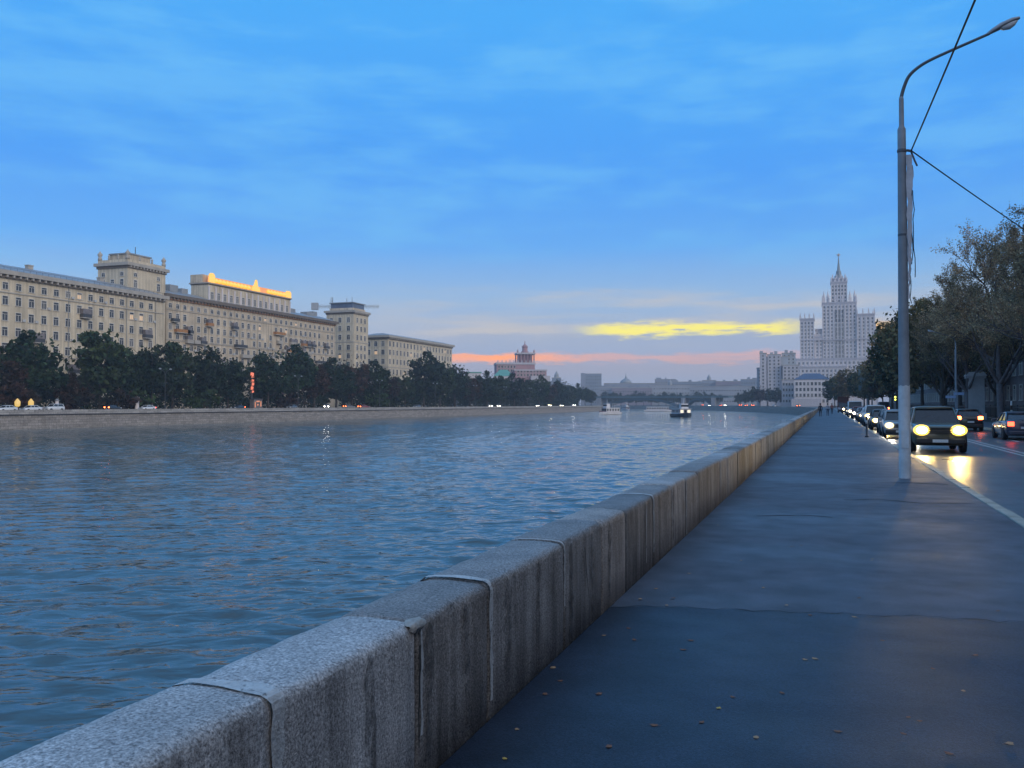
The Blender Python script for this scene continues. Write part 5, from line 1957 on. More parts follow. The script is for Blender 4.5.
# ------------------------------------------------------------------ lamp posts
M_POLE = pm('pole_grey', (0.27, 0.285, 0.31), 0.55, 0.22, 2.0, streak=0.25, bump=0.2)
M_POLEW = pm('pole_whitewash', (0.62, 0.62, 0.62), 0.75, 0.2, 4.0, streak=0.15, bump=0.3)
M_TUBE = pm('lamp_tube', (0.10, 0.105, 0.12), 0.5, 0.15, 3)
M_HEAD = pm('lamp_head', (0.34, 0.34, 0.36), 0.5, 0.15, 4)
M_BOWL = pm('lamp_bowl', (0.78, 0.78, 0.80), 0.25, 0.1, 5)
M_CABLE = pm('cable', (0.018, 0.018, 0.020), 0.7, 0.1, 3)
M_STRAP = pm('torn_wrapping', (0.52, 0.50, 0.52), 0.8, 0.3, 3)


def lamp_post(label, loc, painted, group=None):
    t = thing('lamp_post', label, 'lamp post', loc, 0, group)
    mb = MB().lathe([(0.128, -0.2), (0.122, 2.0), (0.093, 7.2), (0.089, 8.05), (0.078, 8.07), (0.056, 8.12), (0.052, 8.75), (0.042, 8.8)], 18); mb.build('pole', M_POLE, t, True)
    if painted:
        mb = MB(); n = 22; zs = [0.0, 0.5, 1.2, 2.12]
        vs = []
        for z in zs:
            for k in range(n):
                a = 2 * math.pi * k / n; r_ = 0.1275 - 0.0028 * z + 0.003
                zz = z + (0.012 * math.sin(k * 1.9) if z == 2.12 else 0)
                vs.append((r_ * math.cos(a), r_ * math.sin(a), zz))
        mb.add(vs, [(i * n + k, i * n + (k + 1) % n, (i + 1) * n + (k + 1) % n, (i + 1) * n + k) for i in range(3) for k in range(n)])
        mb.build('painted_band', M_POLEW, t, True)
    raw = [(0, 8.6), (0.0, 8.78), (0.06, 9.02), (0.165, 9.26), (0.345, 9.43), (0.595, 9.57), (1.04, 9.74), (1.83, 10.02)]
    pts = []
    for i in range(len(raw) - 1):
        p0, p1, p2, p3 = (Vector(raw[max(0, min(len(raw) - 1, i + k))]) for k in (-1, 0, 1, 2))
        for k in range(4):
            u = k / 4
            v = 0.5 * (2 * p1 + (p2 - p0) * u + (2 * p0 - 5 * p1 + 4 * p2 - p3) * u * u + (3 * p1 - p0 - 3 * p2 + p3) * u ** 3)
            pts.append((v.x, 0, v.y))
    pts.append((1.83, 0, 10.02))
    MB().tube(pts, [0.042 - 0.010 * k / len(pts) for k in range(len(pts))], 8).build('arm', M_TUBE, t, True)
    hd = thing_part(t, 'lamp_head')
    return t


def thing_part(t, nm):
    # cobra head: tapered housing with the glass bowl below it
    secs = [(0, 0.045, 0.05, 0.0), (0.12, 0.10, 0.075, 0.01), (0.35, 0.15, 0.10, 0.02), (0.62, 0.13, 0.085, 0.02), (0.78, 0.06, 0.05, 0.01)]
    mb = MB(); vs = []; n = 12
    for (x, w, h, dz) in secs:
        for k in range(n):
            a = 2 * math.pi * k / n
            zz = math.sin(a) * h
            if zz < 0:
                zz *= 0.35
            vs.append((x, math.cos(a) * w, zz + dz))
    fs = [(i * n + k, i * n + (k + 1) % n, (i + 1) * n + (k + 1) % n, (i + 1) * n + k) for i in range(len(secs) - 1) for k in range(n)]
    fs += [tuple(range(n)), tuple((len(secs) - 1) * n + k for k in range(n))]
    mb.add(vs, fs)
    o = mb.build(nm, M_HEAD, t, True)
    o.location = (1.79, 0, 10.00); o.rotation_euler = (0, math.radians(-23), 0); o.scale = (0.9, 0.9, 0.9)
    g = MB(); vs = []
    for (x, w, h) in ((0.30, 0.03, 0.01), (0.36, 0.10, 0.07), (0.5, 0.125, 0.12), (0.62, 0.10, 0.09), (0.72, 0.03, 0.02)):
        for k in range(9):
            a = math.pi + math.pi * k / 8
            vs.append((x, math.cos(a) * w, math.sin(a) * h - 0.01))
    g.add(vs, [(i * 9 + k, i * 9 + k + 1, (i + 1) * 9 + k + 1, (i + 1) * 9 + k) for i in range(4) for k in range(8)])
    g.build('glass_bowl', M_BOWL, o, True)
    return o


LPX, LPY = 1.69, 22.2
lp = lamp_post('tall grey lamp post with a whitewashed foot and torn wrapping, on the near pavement', (LPX, LPY, 0), True)
r = random.Random(4)
for (dx, dy, z0, z1, w) in ((0.155, -0.10, 7.42, 4.95, 0.15), (0.20, 0.02, 7.2, 5.3, 0.08), (0.135, -0.13, 5.6, 4.1, 0.07)):
    mb = MB(); vs = []; n = 16
    for i in range(n + 1):
        t_ = i / n; z = z0 + (z1 - z0) * t_
        ww = w * (1 - 0.5 * t_) * r.uniform(0.7, 1.2); ox = r.uniform(-0.015, 0.015) - 0.02 * t_
        vs += [(dx + ox - ww / 2, dy, z), (dx + ox + ww / 2, dy + 0.01, z), (dx + ox + ww / 2, dy + 0.03, z), (dx + ox - ww / 2, dy + 0.02, z)]
    mb.add(vs, [(4 * i + k, 4 * i + (k + 1) % 4, 4 * i + 4 + (k + 1) % 4, 4 * i + 4 + k) for i in range(n) for k in range(4)])
    mb.build('torn_wrapping', M_STRAP, lp)
for (dx, z0, z1) in ((0.19, 7.5, 4.9), (0.235, 6.6, 4.6), (0.15, 5.2, 4.0)):
    pts = [(dx + r.uniform(-.02, .02), -0.05 + r.uniform(-.03, .03), z0 + (z1 - z0) * i / 9) for i in range(10)]
    MB().tube(pts, 0.010, 5).build('loose_wire', M_CABLE, lp)
for z in (7.50, 5.55, 4.3):
    MB().lathe([(0.096, 0), (0.105, 0.02), (0.105, 0.06), (0.096, 0.08)], 16, (0, 0, z)).build('clamp', M_TUBE, lp)
mb = MB().tube([(0.10, 0, 7.55), (0.22, 0.0, 7.52)], 0.03, 6); mb.tube([(0.2, 0, 7.5), (0.27, -0.03, 7.28), (0.32, -0.03, 7.16)], 0.022, 5); mb.build('cable_bracket', M_TUBE, lp)
MB().box(-0.08, 0.08, -0.135, -0.110, 0.7, 1.1).build('access_door', M_POLEW, lp)


def cable(p, q, sag, label):
    p, q = Vector(p), Vector(q); pts = []
    for i in range(25):
        t = i / 24; v = p.lerp(q, t); v.z -= sag * 4 * t * (1 - t); pts.append(v)
    o = MB().tube(pts, 0.017, 5).build('overhead_cable', M_CABLE)
    tag(o, label, 'cable')


cable((LPX + 0.2, LPY, 7.53), (LPX + 0.95, -9.8, 7.9), 0.10, 'black overhead cable running up from the foreground lamp post over the pavement')
cable((LPX + 0.2, LPY, 7.53), (11.6, 45.0, 7.0), 0.10, 'black overhead cable slanting down across the road from the foreground lamp post')
l2 = lamp_post('grey lamp post on the far kerb, standing among the street trees', (11.7, 94, 0), False)
l2.rotation_euler = (0, 0, math.pi)
l2.scale = (1.0, 1.0, 0.86)
clone(l2, (11.75, 45, 0), math.pi, 'grey lamp post that ends the slanting overhead cable, out past the parked car', None, (1, 1, 0.8))
clone(lp, (LPX, -10, 0), 0, 'grey lamp post behind the camera on the near pavement')
clone(l2, (LPX, 62, 0), 0.0) if False else None

# double-headed lamp posts on the far bank
dl = thing('double_lamp_post', 'double-headed grey lamp post against the dark trees, nearest on the far bank', 'lamp post', (0, 0, 0), 0, 'lamp posts on the far bank')
MB().lathe([(0.14, 0), (0.13, 1.5), (0.09, 1.6), (0.07, 9.4)], 8).build('pole', M_DARKM, dl)
mb = MB()
for sg_ in (-1, 1):
    mb.tube([(0, 0, 9.2), (0, sg_ * 0.5, 10.0), (0, sg_ * 1.6, 10.5)], 0.06, 5)
mb.build('arm', M_DARKM, dl)
for sg_ in (-1, 1):
    o = MB().lathe([(0.1, -0.45), (0.2, -0.2), (0.22, 0.2), (0.08, 0.45)], 8, axis='x').build('lamp_head', M_ROOFM, dl, True)
    o.rotation_euler = (0, 0, math.pi / 2); o.location = (0, sg_ * 1.9, 10.6)
dls = [(165, 'nearest'), (298, 'second'), (379.5, 'third'), (435, 'fourth'), (475, 'fifth'), (505, 'sixth'), (530, 'seventh'), (-40, 'out past')]
for i, (x, w) in enumerate(dls):
    a = -158.5; z = F * abs(a) / (CT * (826 - x))
    lab = 'double-headed grey lamp post on the far bank, %s along from the left' % ORD[i] if i < 7 else 'double-headed grey lamp post on the far bank behind the white cars'
    if i == 0:
        dl.location = (a, S(a, z), 0); dl['label'] = lab
    else:
        clone(dl, (a, S(a, z), 0), 0, lab)

# lit signs and lamps among the far trees
M_ORN = em('orange_neon', (1.0, 0.16, 0.012), 0.9)
M_WARM = em('warm_lamp', (1.0, 0.62, 0.10), 0.75)
M_WHITE = em('white_lamp', (0.9, 0.95, 1.0), 5.0)
a = -168.0
z = F * 168 / (CT * (826 - 251.5)); yy = S(a, z)
t = thing('lit_sign', 'tall orange glowing sign panel in the gap between far bank trees', 'sign', (a, yy, 0))
MB().tube([(0, 0, 0), (0, 0, 3.3)], 0.1, 6).build('post', M_DARKM, t)
MB().box(-0.15, 0.15, -0.25, 0.25, 3.3, 11.7).build('mast', M_DARKM, t)
for (z0, z1, y0, y1) in ((10.3, 11.5, -1.0, 0.8), (9.9, 10.25, -0.6, 1.0), (8.6, 9.4, -0.7, 0.9), (7.4, 8.4, -0.3, 1.0), (6.1, 7.2, -0.8, 0.6), (5.2, 5.9, -0.2, 0.9)):
    MB().prism([(y0, z0), (y1 - .1, z0 + 0.1), (y1, z1 - 0.1), (y0 + .25, z1)], 0.16, 0.26).build('glowing_panel', M_ORN, t)
z = F * 170 / (CT * (826 - 258)); yy = S(-170, z)
t = thing('lit_kiosk', 'small kiosk with orange lit strips below the orange glowing sign', 'kiosk', (-170, yy, 0))
MB().box(-1.5, 0, -2.2, 2.2, 0, 3.2).build('wall', M_CLUTTER, t); MB().box(-1.7, 0.3, -2.4, 2.4, 3.202, 3.45).build('roof', M_DARKM, t)
M_KIO = em('orange_kiosk_lamp', (1.0, 0.30, 0.08), 0.7)
for (y0, y1, z0, z1) in ((-1.7, -1.35, 0.6, 2.4), (1.2, 1.6, 0.9, 2.6), (-0.9, 0.7, 2.3, 2.75), (-0.5, 0.1, 1.2, 1.7)):
    MB().prism([(y0, z0), (y1, z0 + 0.05), (y1 - 0.05, z1), (y0 + 0.04, z1 - 0.08)], 0.003, 0.12).build('lit_strip', M_KIO, t)
for i, (x, lab) in enumerate(((17.5, 'yellow lit garden lamp behind the first white car'), (31, 'yellow lit garden lamp behind the second white car'))):
    a = -164.2; z = F * 164.2 / (CT * (826 - x))
    t = thing('garden_lamp', lab, 'lamp', (a, S(a, z), 0), 0, 'yellow garden lamps')
    MB().tube([(0, 0, 0), (0, 0, 1.1)], 0.07, 6).build('post', M_DARKM, t)
    MB().lathe([(0.25, 0), (0.55, 0.25), (0.6, 1.1), (0.3, 1.5), (0.08, 1.8)], 10, (0, 0, 1.1)).build('lantern', M_WARM, t, True)
for i, (x, a, w, h, lab) in enumerate(((57, -164, 0.9, 2.9, 'slim pale notice stand just past the white cars'), (137, -164, 1.2, 3.6, 'white advertising pillar by the red tail light on the far bank'))):
    z = F * abs(a) / (CT * (826 - x))
    t = thing('advertising_pillar', lab, 'pillar', (a, S(a, z), 0))
    MB().lathe([(0.5 * w, 0), (0.48 * w, 0.4), (0.42 * w, 0.45), (0.42 * w, h - 0.5)], 12).build('drum', M_PALE, t, True)
    MB().lathe([(0.55 * w, h - 0.5), (0.5 * w, h - 0.25), (0.1, h)], 12).build('cap', M_ROOFM, t, True)
# ------------------------------------------------------------------ vehicles (front towards -y in their own frame)
M_TYRE = pm('tyre', (0.018, 0.018, 0.020), 0.85, 0.2, 8)
M_RIM = pm('rim', (0.30, 0.31, 0.32), 0.35, 0.1, 5, metal=0.6)
M_CGLASS = pm('car_glass', (0.020, 0.024, 0.030), 0.06, 0.2, 2, spec=0.6)
M_BLACK = pm('black_plastic', (0.02, 0.02, 0.022), 0.5, 0.2, 4)
M_CHROME = pm('chrome', (0.5, 0.5, 0.5), 0.2, 0.05, 4, metal=0.9)
M_PLATE = pm('number_plate', (0.65, 0.65, 0.63), 0.5, 0.1, 8)
HL = {
    'yellow': em('headlight_yellow', (1.0, 0.85, 0.5), 40),
    'white': em('headlight_white', (1.0, 0.93, 0.80), 36),
    'ring_yellow': em('headlight_halo_yellow', (1.0, 0.66, 0.10), 1.9),  # outer ring glows to paint in the halo round each headlight
    'ring_white': em('headlight_halo_white', (1.0, 0.80, 0.42), 1.5),
    'off': pm('headlight_off', (0.5, 0.52, 0.55), 0.15, 0.1, 4),
}
TL = {'on': em('taillight_on', (1.0, 0.05, 0.015), 9.0), 'brake': em('taillight_brake', (1.0, 0.14, 0.03), 22.0), 'off': pm('taillight_off', (0.25, 0.02, 0.02), 0.25, 0.1, 4)}


def paint(nm, c, rough=0.28):
    return pm('paint_' + nm, c, rough, 0.06, 1.0, spec=0.5, coat=0.5)


PAINTS = {'white': paint('white', (0.62, 0.63, 0.64)), 'silver': paint('silver', (0.30, 0.31, 0.32)), 'dark blue': paint('dark_blue', (0.022, 0.028, 0.055)), 'olive grey': paint('olive_grey', (0.085, 0.080, 0.055)),
          'black': paint('black', (0.018, 0.018, 0.020)), 'red': paint('red', (0.20, 0.02, 0.02)), 'grey': paint('grey', (0.12, 0.125, 0.13)), 'maroon': paint('maroon', (0.10, 0.022, 0.022))}


def loft(secs, mb, mi=0, cap=True):
    n = len(secs[0]); vs = [p for s in secs for p in s]
    fs = [(i * n + k, i * n + (k + 1) % n, (i + 1) * n + (k + 1) % n, (i + 1) * n + k) for i in range(len(secs) - 1) for k in range(n)]
    if cap:
        fs += [tuple(range(n)), tuple((len(secs) - 1) * n + k for k in range(n - 1, -1, -1))]
    return mb.add(vs, fs, mi)


SHAPES = {
    # length, half width, (y, z low, z top, width factor) body stations from nose to tail; belt and roof of the cabin; wheel radius and axles
    'sedan': dict(body=[(-2.25, .34, .62, .80), (-2.18, .26, .72, .90), (-1.9, .20, .80, .97), (-1.0, .19, .93, 1.0), (0.0, .19, .97, 1.0), (1.2, .20, 1.0, 1.0), (1.95, .22, 1.04, .97), (2.2, .28, 1.0, .92), (2.27, .36, .88, .84)],
                  hw=.90, belt=[(-1.05, .92), (1.75, 1.0)], roof=[(-0.25, 1.44), (0.95, 1.43)], wr=.33, ax=(-1.38, 1.35), hz=.68, tz=.82, y0=-2.25, y1=2.27),
    'hatch': dict(body=[(-1.95, .34, .64, .80), (-1.88, .26, .74, .90), (-1.6, .20, .84, .97), (-0.85, .19, .96, 1.0), (0.2, .19, 1.0, 1.0), (1.2, .20, 1.04, 1.0), (1.75, .24, 1.06, .96), (1.95, .30, 1.0, .90), (2.0, .38, .85, .85)],
                  hw=.86, belt=[(-0.95, .95), (1.9, 1.03)], roof=[(-0.2, 1.50), (1.35, 1.49)], wr=.32, ax=(-1.25, 1.28), hz=.70, tz=.90, y0=-1.95, y1=2.0),
    'suv': dict(body=[(-2.3, .42, .85, .84), (-2.22, .34, .98, .93), (-1.95, .28, 1.04, .98), (-1.0, .26, 1.12, 1.0), (0.0, .26, 1.14, 1.0), (1.2, .27, 1.16, 1.0), (2.0, .30, 1.16, .98), (2.25, .36, 1.12, .94), (2.32, .45, 1.0, .88)],
                hw=.94, belt=[(-1.0, 1.10), (2.15, 1.15)], roof=[(-0.28, 1.74), (1.85, 1.72)], wr=.38, ax=(-1.42, 1.42), hz=.86, tz=1.02, y0=-2.3, y1=2.32),
    'van': dict(body=[(-2.4, .45, .95, .86), (-2.3, .36, 1.08, .94), (-2.0, .30, 1.18, .98), (-1.4, .28, 1.30, 1.0), (0.0, .28, 1.32, 1.0), (1.6, .28, 1.32, 1.0), (2.4, .30, 1.32, .99), (2.5, .40, 1.3, .97)],
                hw=1.0, belt=[(-1.75, 1.24), (2.48, 1.32)], roof=[(-0.95, 2.22), (2.35, 2.25)], wr=.36, ax=(-1.55, 1.55), hz=.85, tz=1.0, y0=-2.4, y1=2.5),
}
SHAPES['truck'] = dict(SHAPES['van'])


def make_car(nm, shape, pcol, head, tail, label, cat='car', group=None):
    s = SHAPES[shape]; P_ = PAINTS[pcol]; hw = s['hw']
    t = thing(nm, label, cat, (0, 0, 0), 0, group)
    secs = []
    for (y, zl, zt, wf) in s['body']:
        w = hw * wf; h = zt - zl
        ring = [(-w * .86, zl), (-w * .97, zl + h * .18), (-w, zl + h * .45), (-w * .985, zl + h * .72), (-w * .93, zl + h * .93), (-w * .82, zt),
                (w * .82, zt), (w * .93, zl + h * .93), (w * .985, zl + h * .72), (w, zl + h * .45), (w * .97, zl + h * .18), (w * .86, zl)]
        secs.append([(x, y, z) for x, z in ring])
    mb = MB(); loft(secs, mb); o = mb.build('body', P_, t, True)
    o.data.set_sharp_from_angle(angle=math.radians(50)) if hasattr(o.data, 'set_sharp_from_angle') else None
    # cabin: glasshouse, roof and pillars
    (by0, bz0), (by1, bz1) = s['belt']; (ry0, rz0), (ry1, rz1) = s['roof']
    wb, wr_ = hw * .87, hw * .70 if shape != 'van' and shape != 'truck' else hw * .84
    base = [(-wb, by0, bz0 - .05), (wb, by0, bz0 - .05), (wb, by1, bz1 - .05), (-wb, by1, bz1 - .05)]
    top = [(-wr_, ry0, rz0 - .07), (wr_, ry0, rz0 - .07), (wr_, ry1, rz1 - .07), (-wr_, ry1, rz1 - .07)]
    MB().add(base + top, [(0, 1, 5, 4), (1, 2, 6, 5), (2, 3, 7, 6), (3, 0, 4, 7), (4, 5, 6, 7)]).build('windows' if False else 'glasshouse', M_CGLASS, t)
    mb = MB()
    secs = []
    n = 8
    for q in range(n + 1):
        u = q / n; y = (ry0 - .10) + (ry1 - ry0 + .2) * u
        e = 1 - (2 * u - 1) ** 4
        z = rz0 + (rz1 - rz0) * u
        secs.append([(-wr_ - .02, y, z - .10), (-wr_ * .92, y, z - .045 + .03 * e), (-wr_ * .5, y, z - .02 + .035 * e), (wr_ * .5, y, z - .02 + .035 * e), (wr_ * .92, y, z - .045 + .03 * e), (wr_ + .02, y, z - .10)])
    loft(secs, mb); mb.build('roof', P_, t, True)
    for sx in (-1, 1):
        pil = [(base[0], top[0], .045), (base[3], top[3], .07)]
        for bpt, tpt, r_ in pil:
            MB().tube([(sx * (abs(bpt[0]) + .005), bpt[1], bpt[2]), (sx * (abs(tpt[0]) + .005), tpt[1], tpt[2])], r_, 5).build('pillar', P_, t, True)
        ym = by0 + (by1 - by0) * .46; yt_ = ry0 + (ry1 - ry0) * .42
        MB().tube([(sx * (wb + .004), ym, bz0 - .04), (sx * (wr_ + .004), yt_, rz0 - .08)], .045, 5).build('pillar', P_, t, True)
    # wheels
    for y in s['ax']:
        for sx in (-1, 1):
            r_ = s['wr']
            w = MB().lathe([(r_ * .60, -.10), (r_ * .93, -.11), (r_, -.06), (r_, .06), (r_ * .93, .11), (r_ * .60, .10)], 20, axis='x').build('wheel', M_TYRE, t, True)
            w.location = (sx * (hw - .085), y, r_)
            rim = MB().lathe([(0.0, sx * .085), (r_ * .18, sx * .10), (r_ * .22, sx * .075), (r_ * .52, sx * .085), (r_ * .62, sx * .10), (r_ * .62, sx * .02)], 12, axis='x').build('rim', M_RIM, w, True)
    # lamps, grille, bumpers, plates, mirrors
    for sx in (-1, 1):
        x = sx * hw * .66
        hs = .23 if shape in ('suv', 'van', 'truck') else .19
        o = MB().lathe([(0.0, -.05), (hs * .6, -.045), (hs, -.015), (hs, .08)], 14, axis='x').build('headlight', HL[head if head == 'off' else 'ring_' + head], t, True)
        o.rotation_euler = (0, 0, math.pi / 2); o.location = (x, s['y0'] - .005, s['hz']); o.scale = (1, 1.25, 0.9)
        if head != 'off':
            MB().lathe([(0.0, -.085), (hs * .35, -.08), (hs * .62, -.062), (hs * .62, -.03)], 12, axis='x').build('bulb', HL[head], o, True)
        xq = sx * hw * .76
        tl = MB().box(-.15, .15, -.02, .05, -.11, .11) if shape != 'suv' and shape != 'van' else MB().box(-.09, .09, -.02, .05, -.2, .2)
        o = tl.build('taillight', TL[tail], t); o.location = (xq, s['y1'] - .01, s['tz']); bevel(o, .03)
        m_ = MB().box(-.10, .10, -.05, .06, -.07, .07).build('mirror', P_, t); m_.location = (sx * (hw + .09), by0 + .35, bz0 + .06); bevel(m_, .03)
    g = MB()
    for q in range(4):
        g.box(-hw * .42, hw * .42, s['y0'] - .03, s['y0'] + .05, s['hz'] - .12 + q * .06, s['hz'] - .085 + q * .06)
    g.build('grille', M_BLACK, t)
    for (y, nm2) in ((s['y0'] - .05, 'front'), (s['y1'] - .04, 'rear')):
        o = MB().box(-hw * .88, hw * .88, y, y + .12, s['body'][0][1] - .06, s['body'][0][1] + .14).build('bumper', M_BLACK if shape != 'sedan' else P_, t); bevel(o, .04)
        yy = y - .012 if nm2 == 'front' else y + .12
        MB().box(-.26, .26, yy, yy + .012, s['body'][0][1] - .01 + (0.25 if nm2 == 'rear' else 0), s['body'][0][1] + .10 + (0.25 if nm2 == 'rear' else 0)).build('number_plate', M_PLATE, t)
    for sx in (-1, 1):
        dh = MB()
        for y in (by0 + (by1 - by0) * .40, by0 + (by1 - by0) * .78):
            dh.box(sx * hw * .992 - .012, sx * hw * .992 + .012, y - .09, y + .09, bz0 - .17, bz0 - .14)
        dh.build('door_handle', M_CHROME if shape == 'sedan' else M_BLACK, t)
    return t


def spot(loc, d, energy, col, size=70, blend=0.6):
    l = bpy.data.lights.new('headlight_beam', 'SPOT')
    l.energy = energy; l.color = col; l.spot_size = math.radians(size); l.spot_blend = blend; l.shadow_soft_size = 0.12
    o = bpy.data.objects.new('headlight_beam', l); COL.objects.link(o)
    o.location = loc; o.rotation_euler = Vector(d).to_track_quat('-Z', 'Y').to_euler()
    return o


def beams(car, shape, energy, col):
    s = SHAPES[shape]
    mw = Matrix.Translation(car.location) @ Matrix.Rotation(car.rotation_euler.z, 4, 'Z')
    for sx in (-1, 1):
        p = mw @ Vector((sx * s['hw'] * .66, s['y0'] - .12, s['hz']))
        d = mw.to_3x3() @ Vector((0, -1, -0.045))
        spot(p, d, energy, col)


YEL = (1.0, 0.62, 0.14)
WHT = (1.0, 0.86, 0.62)
# oncoming queue
c = make_car('parked_car' if False else 'car', 'suv', 'olive grey', 'yellow', 'off', 'olive off-road car driving towards the camera with yellow headlights, beside the whitewashed lamp post', 'car')
c.location = (3.95, S(3.95, 32.8) + 2.2, ROAD + 0.004); beams(c, 'suv', 330, YEL)
c = make_car('car', 'hatch', 'silver', 'white', 'off', 'silver car with dazzling white headlights, first behind the olive off-road car', 'car')
c.location = (3.7, S(3.7, 46.5) + 2.0, ROAD + 0.004); beams(c, 'hatch', 200, WHT)
WC = c
qs = [(55, 3.9, 'hatch', 'grey', 'yellow', 'grey hatchback with warm headlights directly behind the silver car'), (73, 3.8, 'suv', 'white', 'yellow', 'white tall car with warm headlights between two saloons of the oncoming queue'), (91, 3.95, 'sedan', 'dark blue', 'yellow', 'dark blue saloon with warm headlights deep in the oncoming queue'),
      (112, 3.85, 'hatch', 'red', 'white', 'red hatchback with white headlights just ahead of the white van'), (135, 3.9, 'sedan', 'maroon', 'yellow', 'maroon saloon with warm headlights behind the white van'), (64, 3.85, 'sedan', 'black', 'yellow', 'black saloon with warm headlights, third behind the olive off-road car'), (82, 3.9, 'hatch', 'white', 'white', 'white hatchback with headlights on behind the white tall car'),
      (100, 4.05, 'sedan', 'silver', 'white', 'silver saloon with headlights on behind the dark blue one'), (124, 3.8, 'van', 'white', 'yellow', 'white van with warm headlights in the middle of the oncoming queue'),
      (146, 3.9, 'sedan', 'grey', 'white', 'grey saloon with headlights on behind the maroon saloon'), (170, 3.75, 'suv', 'black', 'yellow', 'black tall car with warm headlights, second behind the white van'),
      (196, 4.0, 'sedan', 'white', 'white', 'white saloon with headlights on near the end of the queue'), (226, 3.9, 'hatch', 'red', 'white', 'red hatchback with headlights on, last of the oncoming queue')]
for (z, a, sh, col, hd_, lab) in qs:
    c = make_car('car', sh, col, hd_, 'off', lab, 'car')
    c.location = (a, S(a, z), ROAD + 0.004)
    if z in (55, 73, 91):
        beams(c, sh, 170, YEL if hd_ == 'yellow' else WHT)
# cars going away, and the parked one
c = make_car('car', 'sedan', 'dark blue', 'off', 'on', 'dark blue saloon with red tail lights at the right kerb', 'car')
c.location = (9.42, S(9.42, 44.5) + 2.1, ROAD + 0.004); c.rotation_euler = (0, 0, math.pi)
c = make_car('car', 'hatch', 'black', 'off', 'brake', 'black hatchback with bright red brake lights driving away past the gate pillar', 'car')
c.location = (9.0, S(9.0, 61), ROAD + 0.004); c.rotation_euler = (0, 0, math.pi)
c = make_car('car', 'van', 'grey', 'off', 'brake', 'grey van with twin red brake lights far up the street, beside the foreground lamp post', 'van')
c.location = (9.9, S(9.9, 163), ROAD + 0.004); c.rotation_euler = (0, 0, math.pi)
c = make_car('van', 'van', 'maroon', 'off', 'off', 'dark maroon van parked at the near kerb at the head of the queue', 'van')
c.location = (3.2, S(3.2, 178), ROAD + 0.004)
M_BOX = pm('box_body', (0.09, 0.035, 0.03), 0.6, 0.2, 0.8)
MB().box(-1.05, 1.05, -0.6, 2.7, 0.7, 3.3).build('box_body', M_BOX, c)

# cars on the far bank road (nose along +y or -y)
FAR = [(6, 'sedan', 'white', 'off', 'off', 0, 'white saloon on the far bank, leftmost of the three white ones'), (31, 'sedan', 'white', 'off', 'off', 0, 'white saloon on the far bank, middle of the three white ones'), (53.5, 'suv', 'white', 'off', 'off', 0, 'white tall car on the far bank, rightmost of the three white ones'),
       (147, 'sedan', 'white', 'off', 'on', 0, 'white saloon with a red tail light passing the first double-headed lamp'), (113, 'hatch', 'black', 'off', 'brake', math.pi, 'dark car with a red light among the far trees, right of the white cars'),
       (238, 'sedan', 'black', 'off', 'brake', 0, 'black saloon with orange-red lights below the orange glowing sign'), (327, 'suv', 'silver', 'white', 'off', 0.45, 'silver tall car with dazzling headlights, past the second double-headed lamp'),
       (292, 'hatch', 'grey', 'off', 'off', 0, 'grey hatchback standing by the second double-headed lamp'), (349, 'hatch', 'grey', 'off', 'brake', math.pi - .4, 'grey hatchback with red tail lights on the far bank'), (364, 'sedan', 'red', 'off', 'brake', math.pi - .4, 'red saloon with red tail lights on the far bank'),
       (417, 'sedan', 'grey', 'off', 'off', 0, 'grey saloon on the far bank below the lower apartment block'), (490, 'sedan', 'white', 'white', 'off', .5, 'white saloon with headlights on, on the far bank near the green-roofed house'), (498, 'sedan', 'silver', 'white', 'off', .5, 'silver saloon with bright headlights following the white one on the far bank'),
       (537, 'sedan', 'grey', 'white', 'off', .5, 'grey saloon with headlights on, far along the far bank'), (549, 'suv', 'black', 'yellow', 'off', .5, 'black tall car with warm headlights far along the far bank'), (561, 'sedan', 'white', 'yellow', 'off', .5, 'white saloon with warm headlights far along the far bank'), (573, 'suv', 'silver', 'white', 'off', .6, 'silver tall car with the brightest headlights at the end of the far bank')]
for (x, sh, col, hd_, tl_, rz, lab) in FAR:
    a = -160.6 if rz < 1 else -163.8
    z = F * abs(a) / (CT * (826 - x))
    c = make_car('car', sh, col, hd_, tl_, lab, 'car')
    c.location = (a, S(a, z), 0.012)
    # headlights show from across the river: those cars face down the road towards us
    c.rotation_euler = (0, 0, rz)
# lights at the river bend
bendroad = offs(RB, 9.0)


def on_bend(px):
    best = None
    for i in range(2, len(bendroad) - 6):
        p, q = Vector(bendroad[i]), Vector(bendroad[i + 1])
        for k in range(20):
            v = p.lerp(q, k / 20)
            z = -v.x * ST + v.y * CT; c = v.x * CT + v.y * ST
            e = abs(512 + F * c / z - px)
            if best is None or e < best[0]:
                best = (e, v, math.atan2(q.y - p.y, q.x - p.x))
    return best[1], best[2]


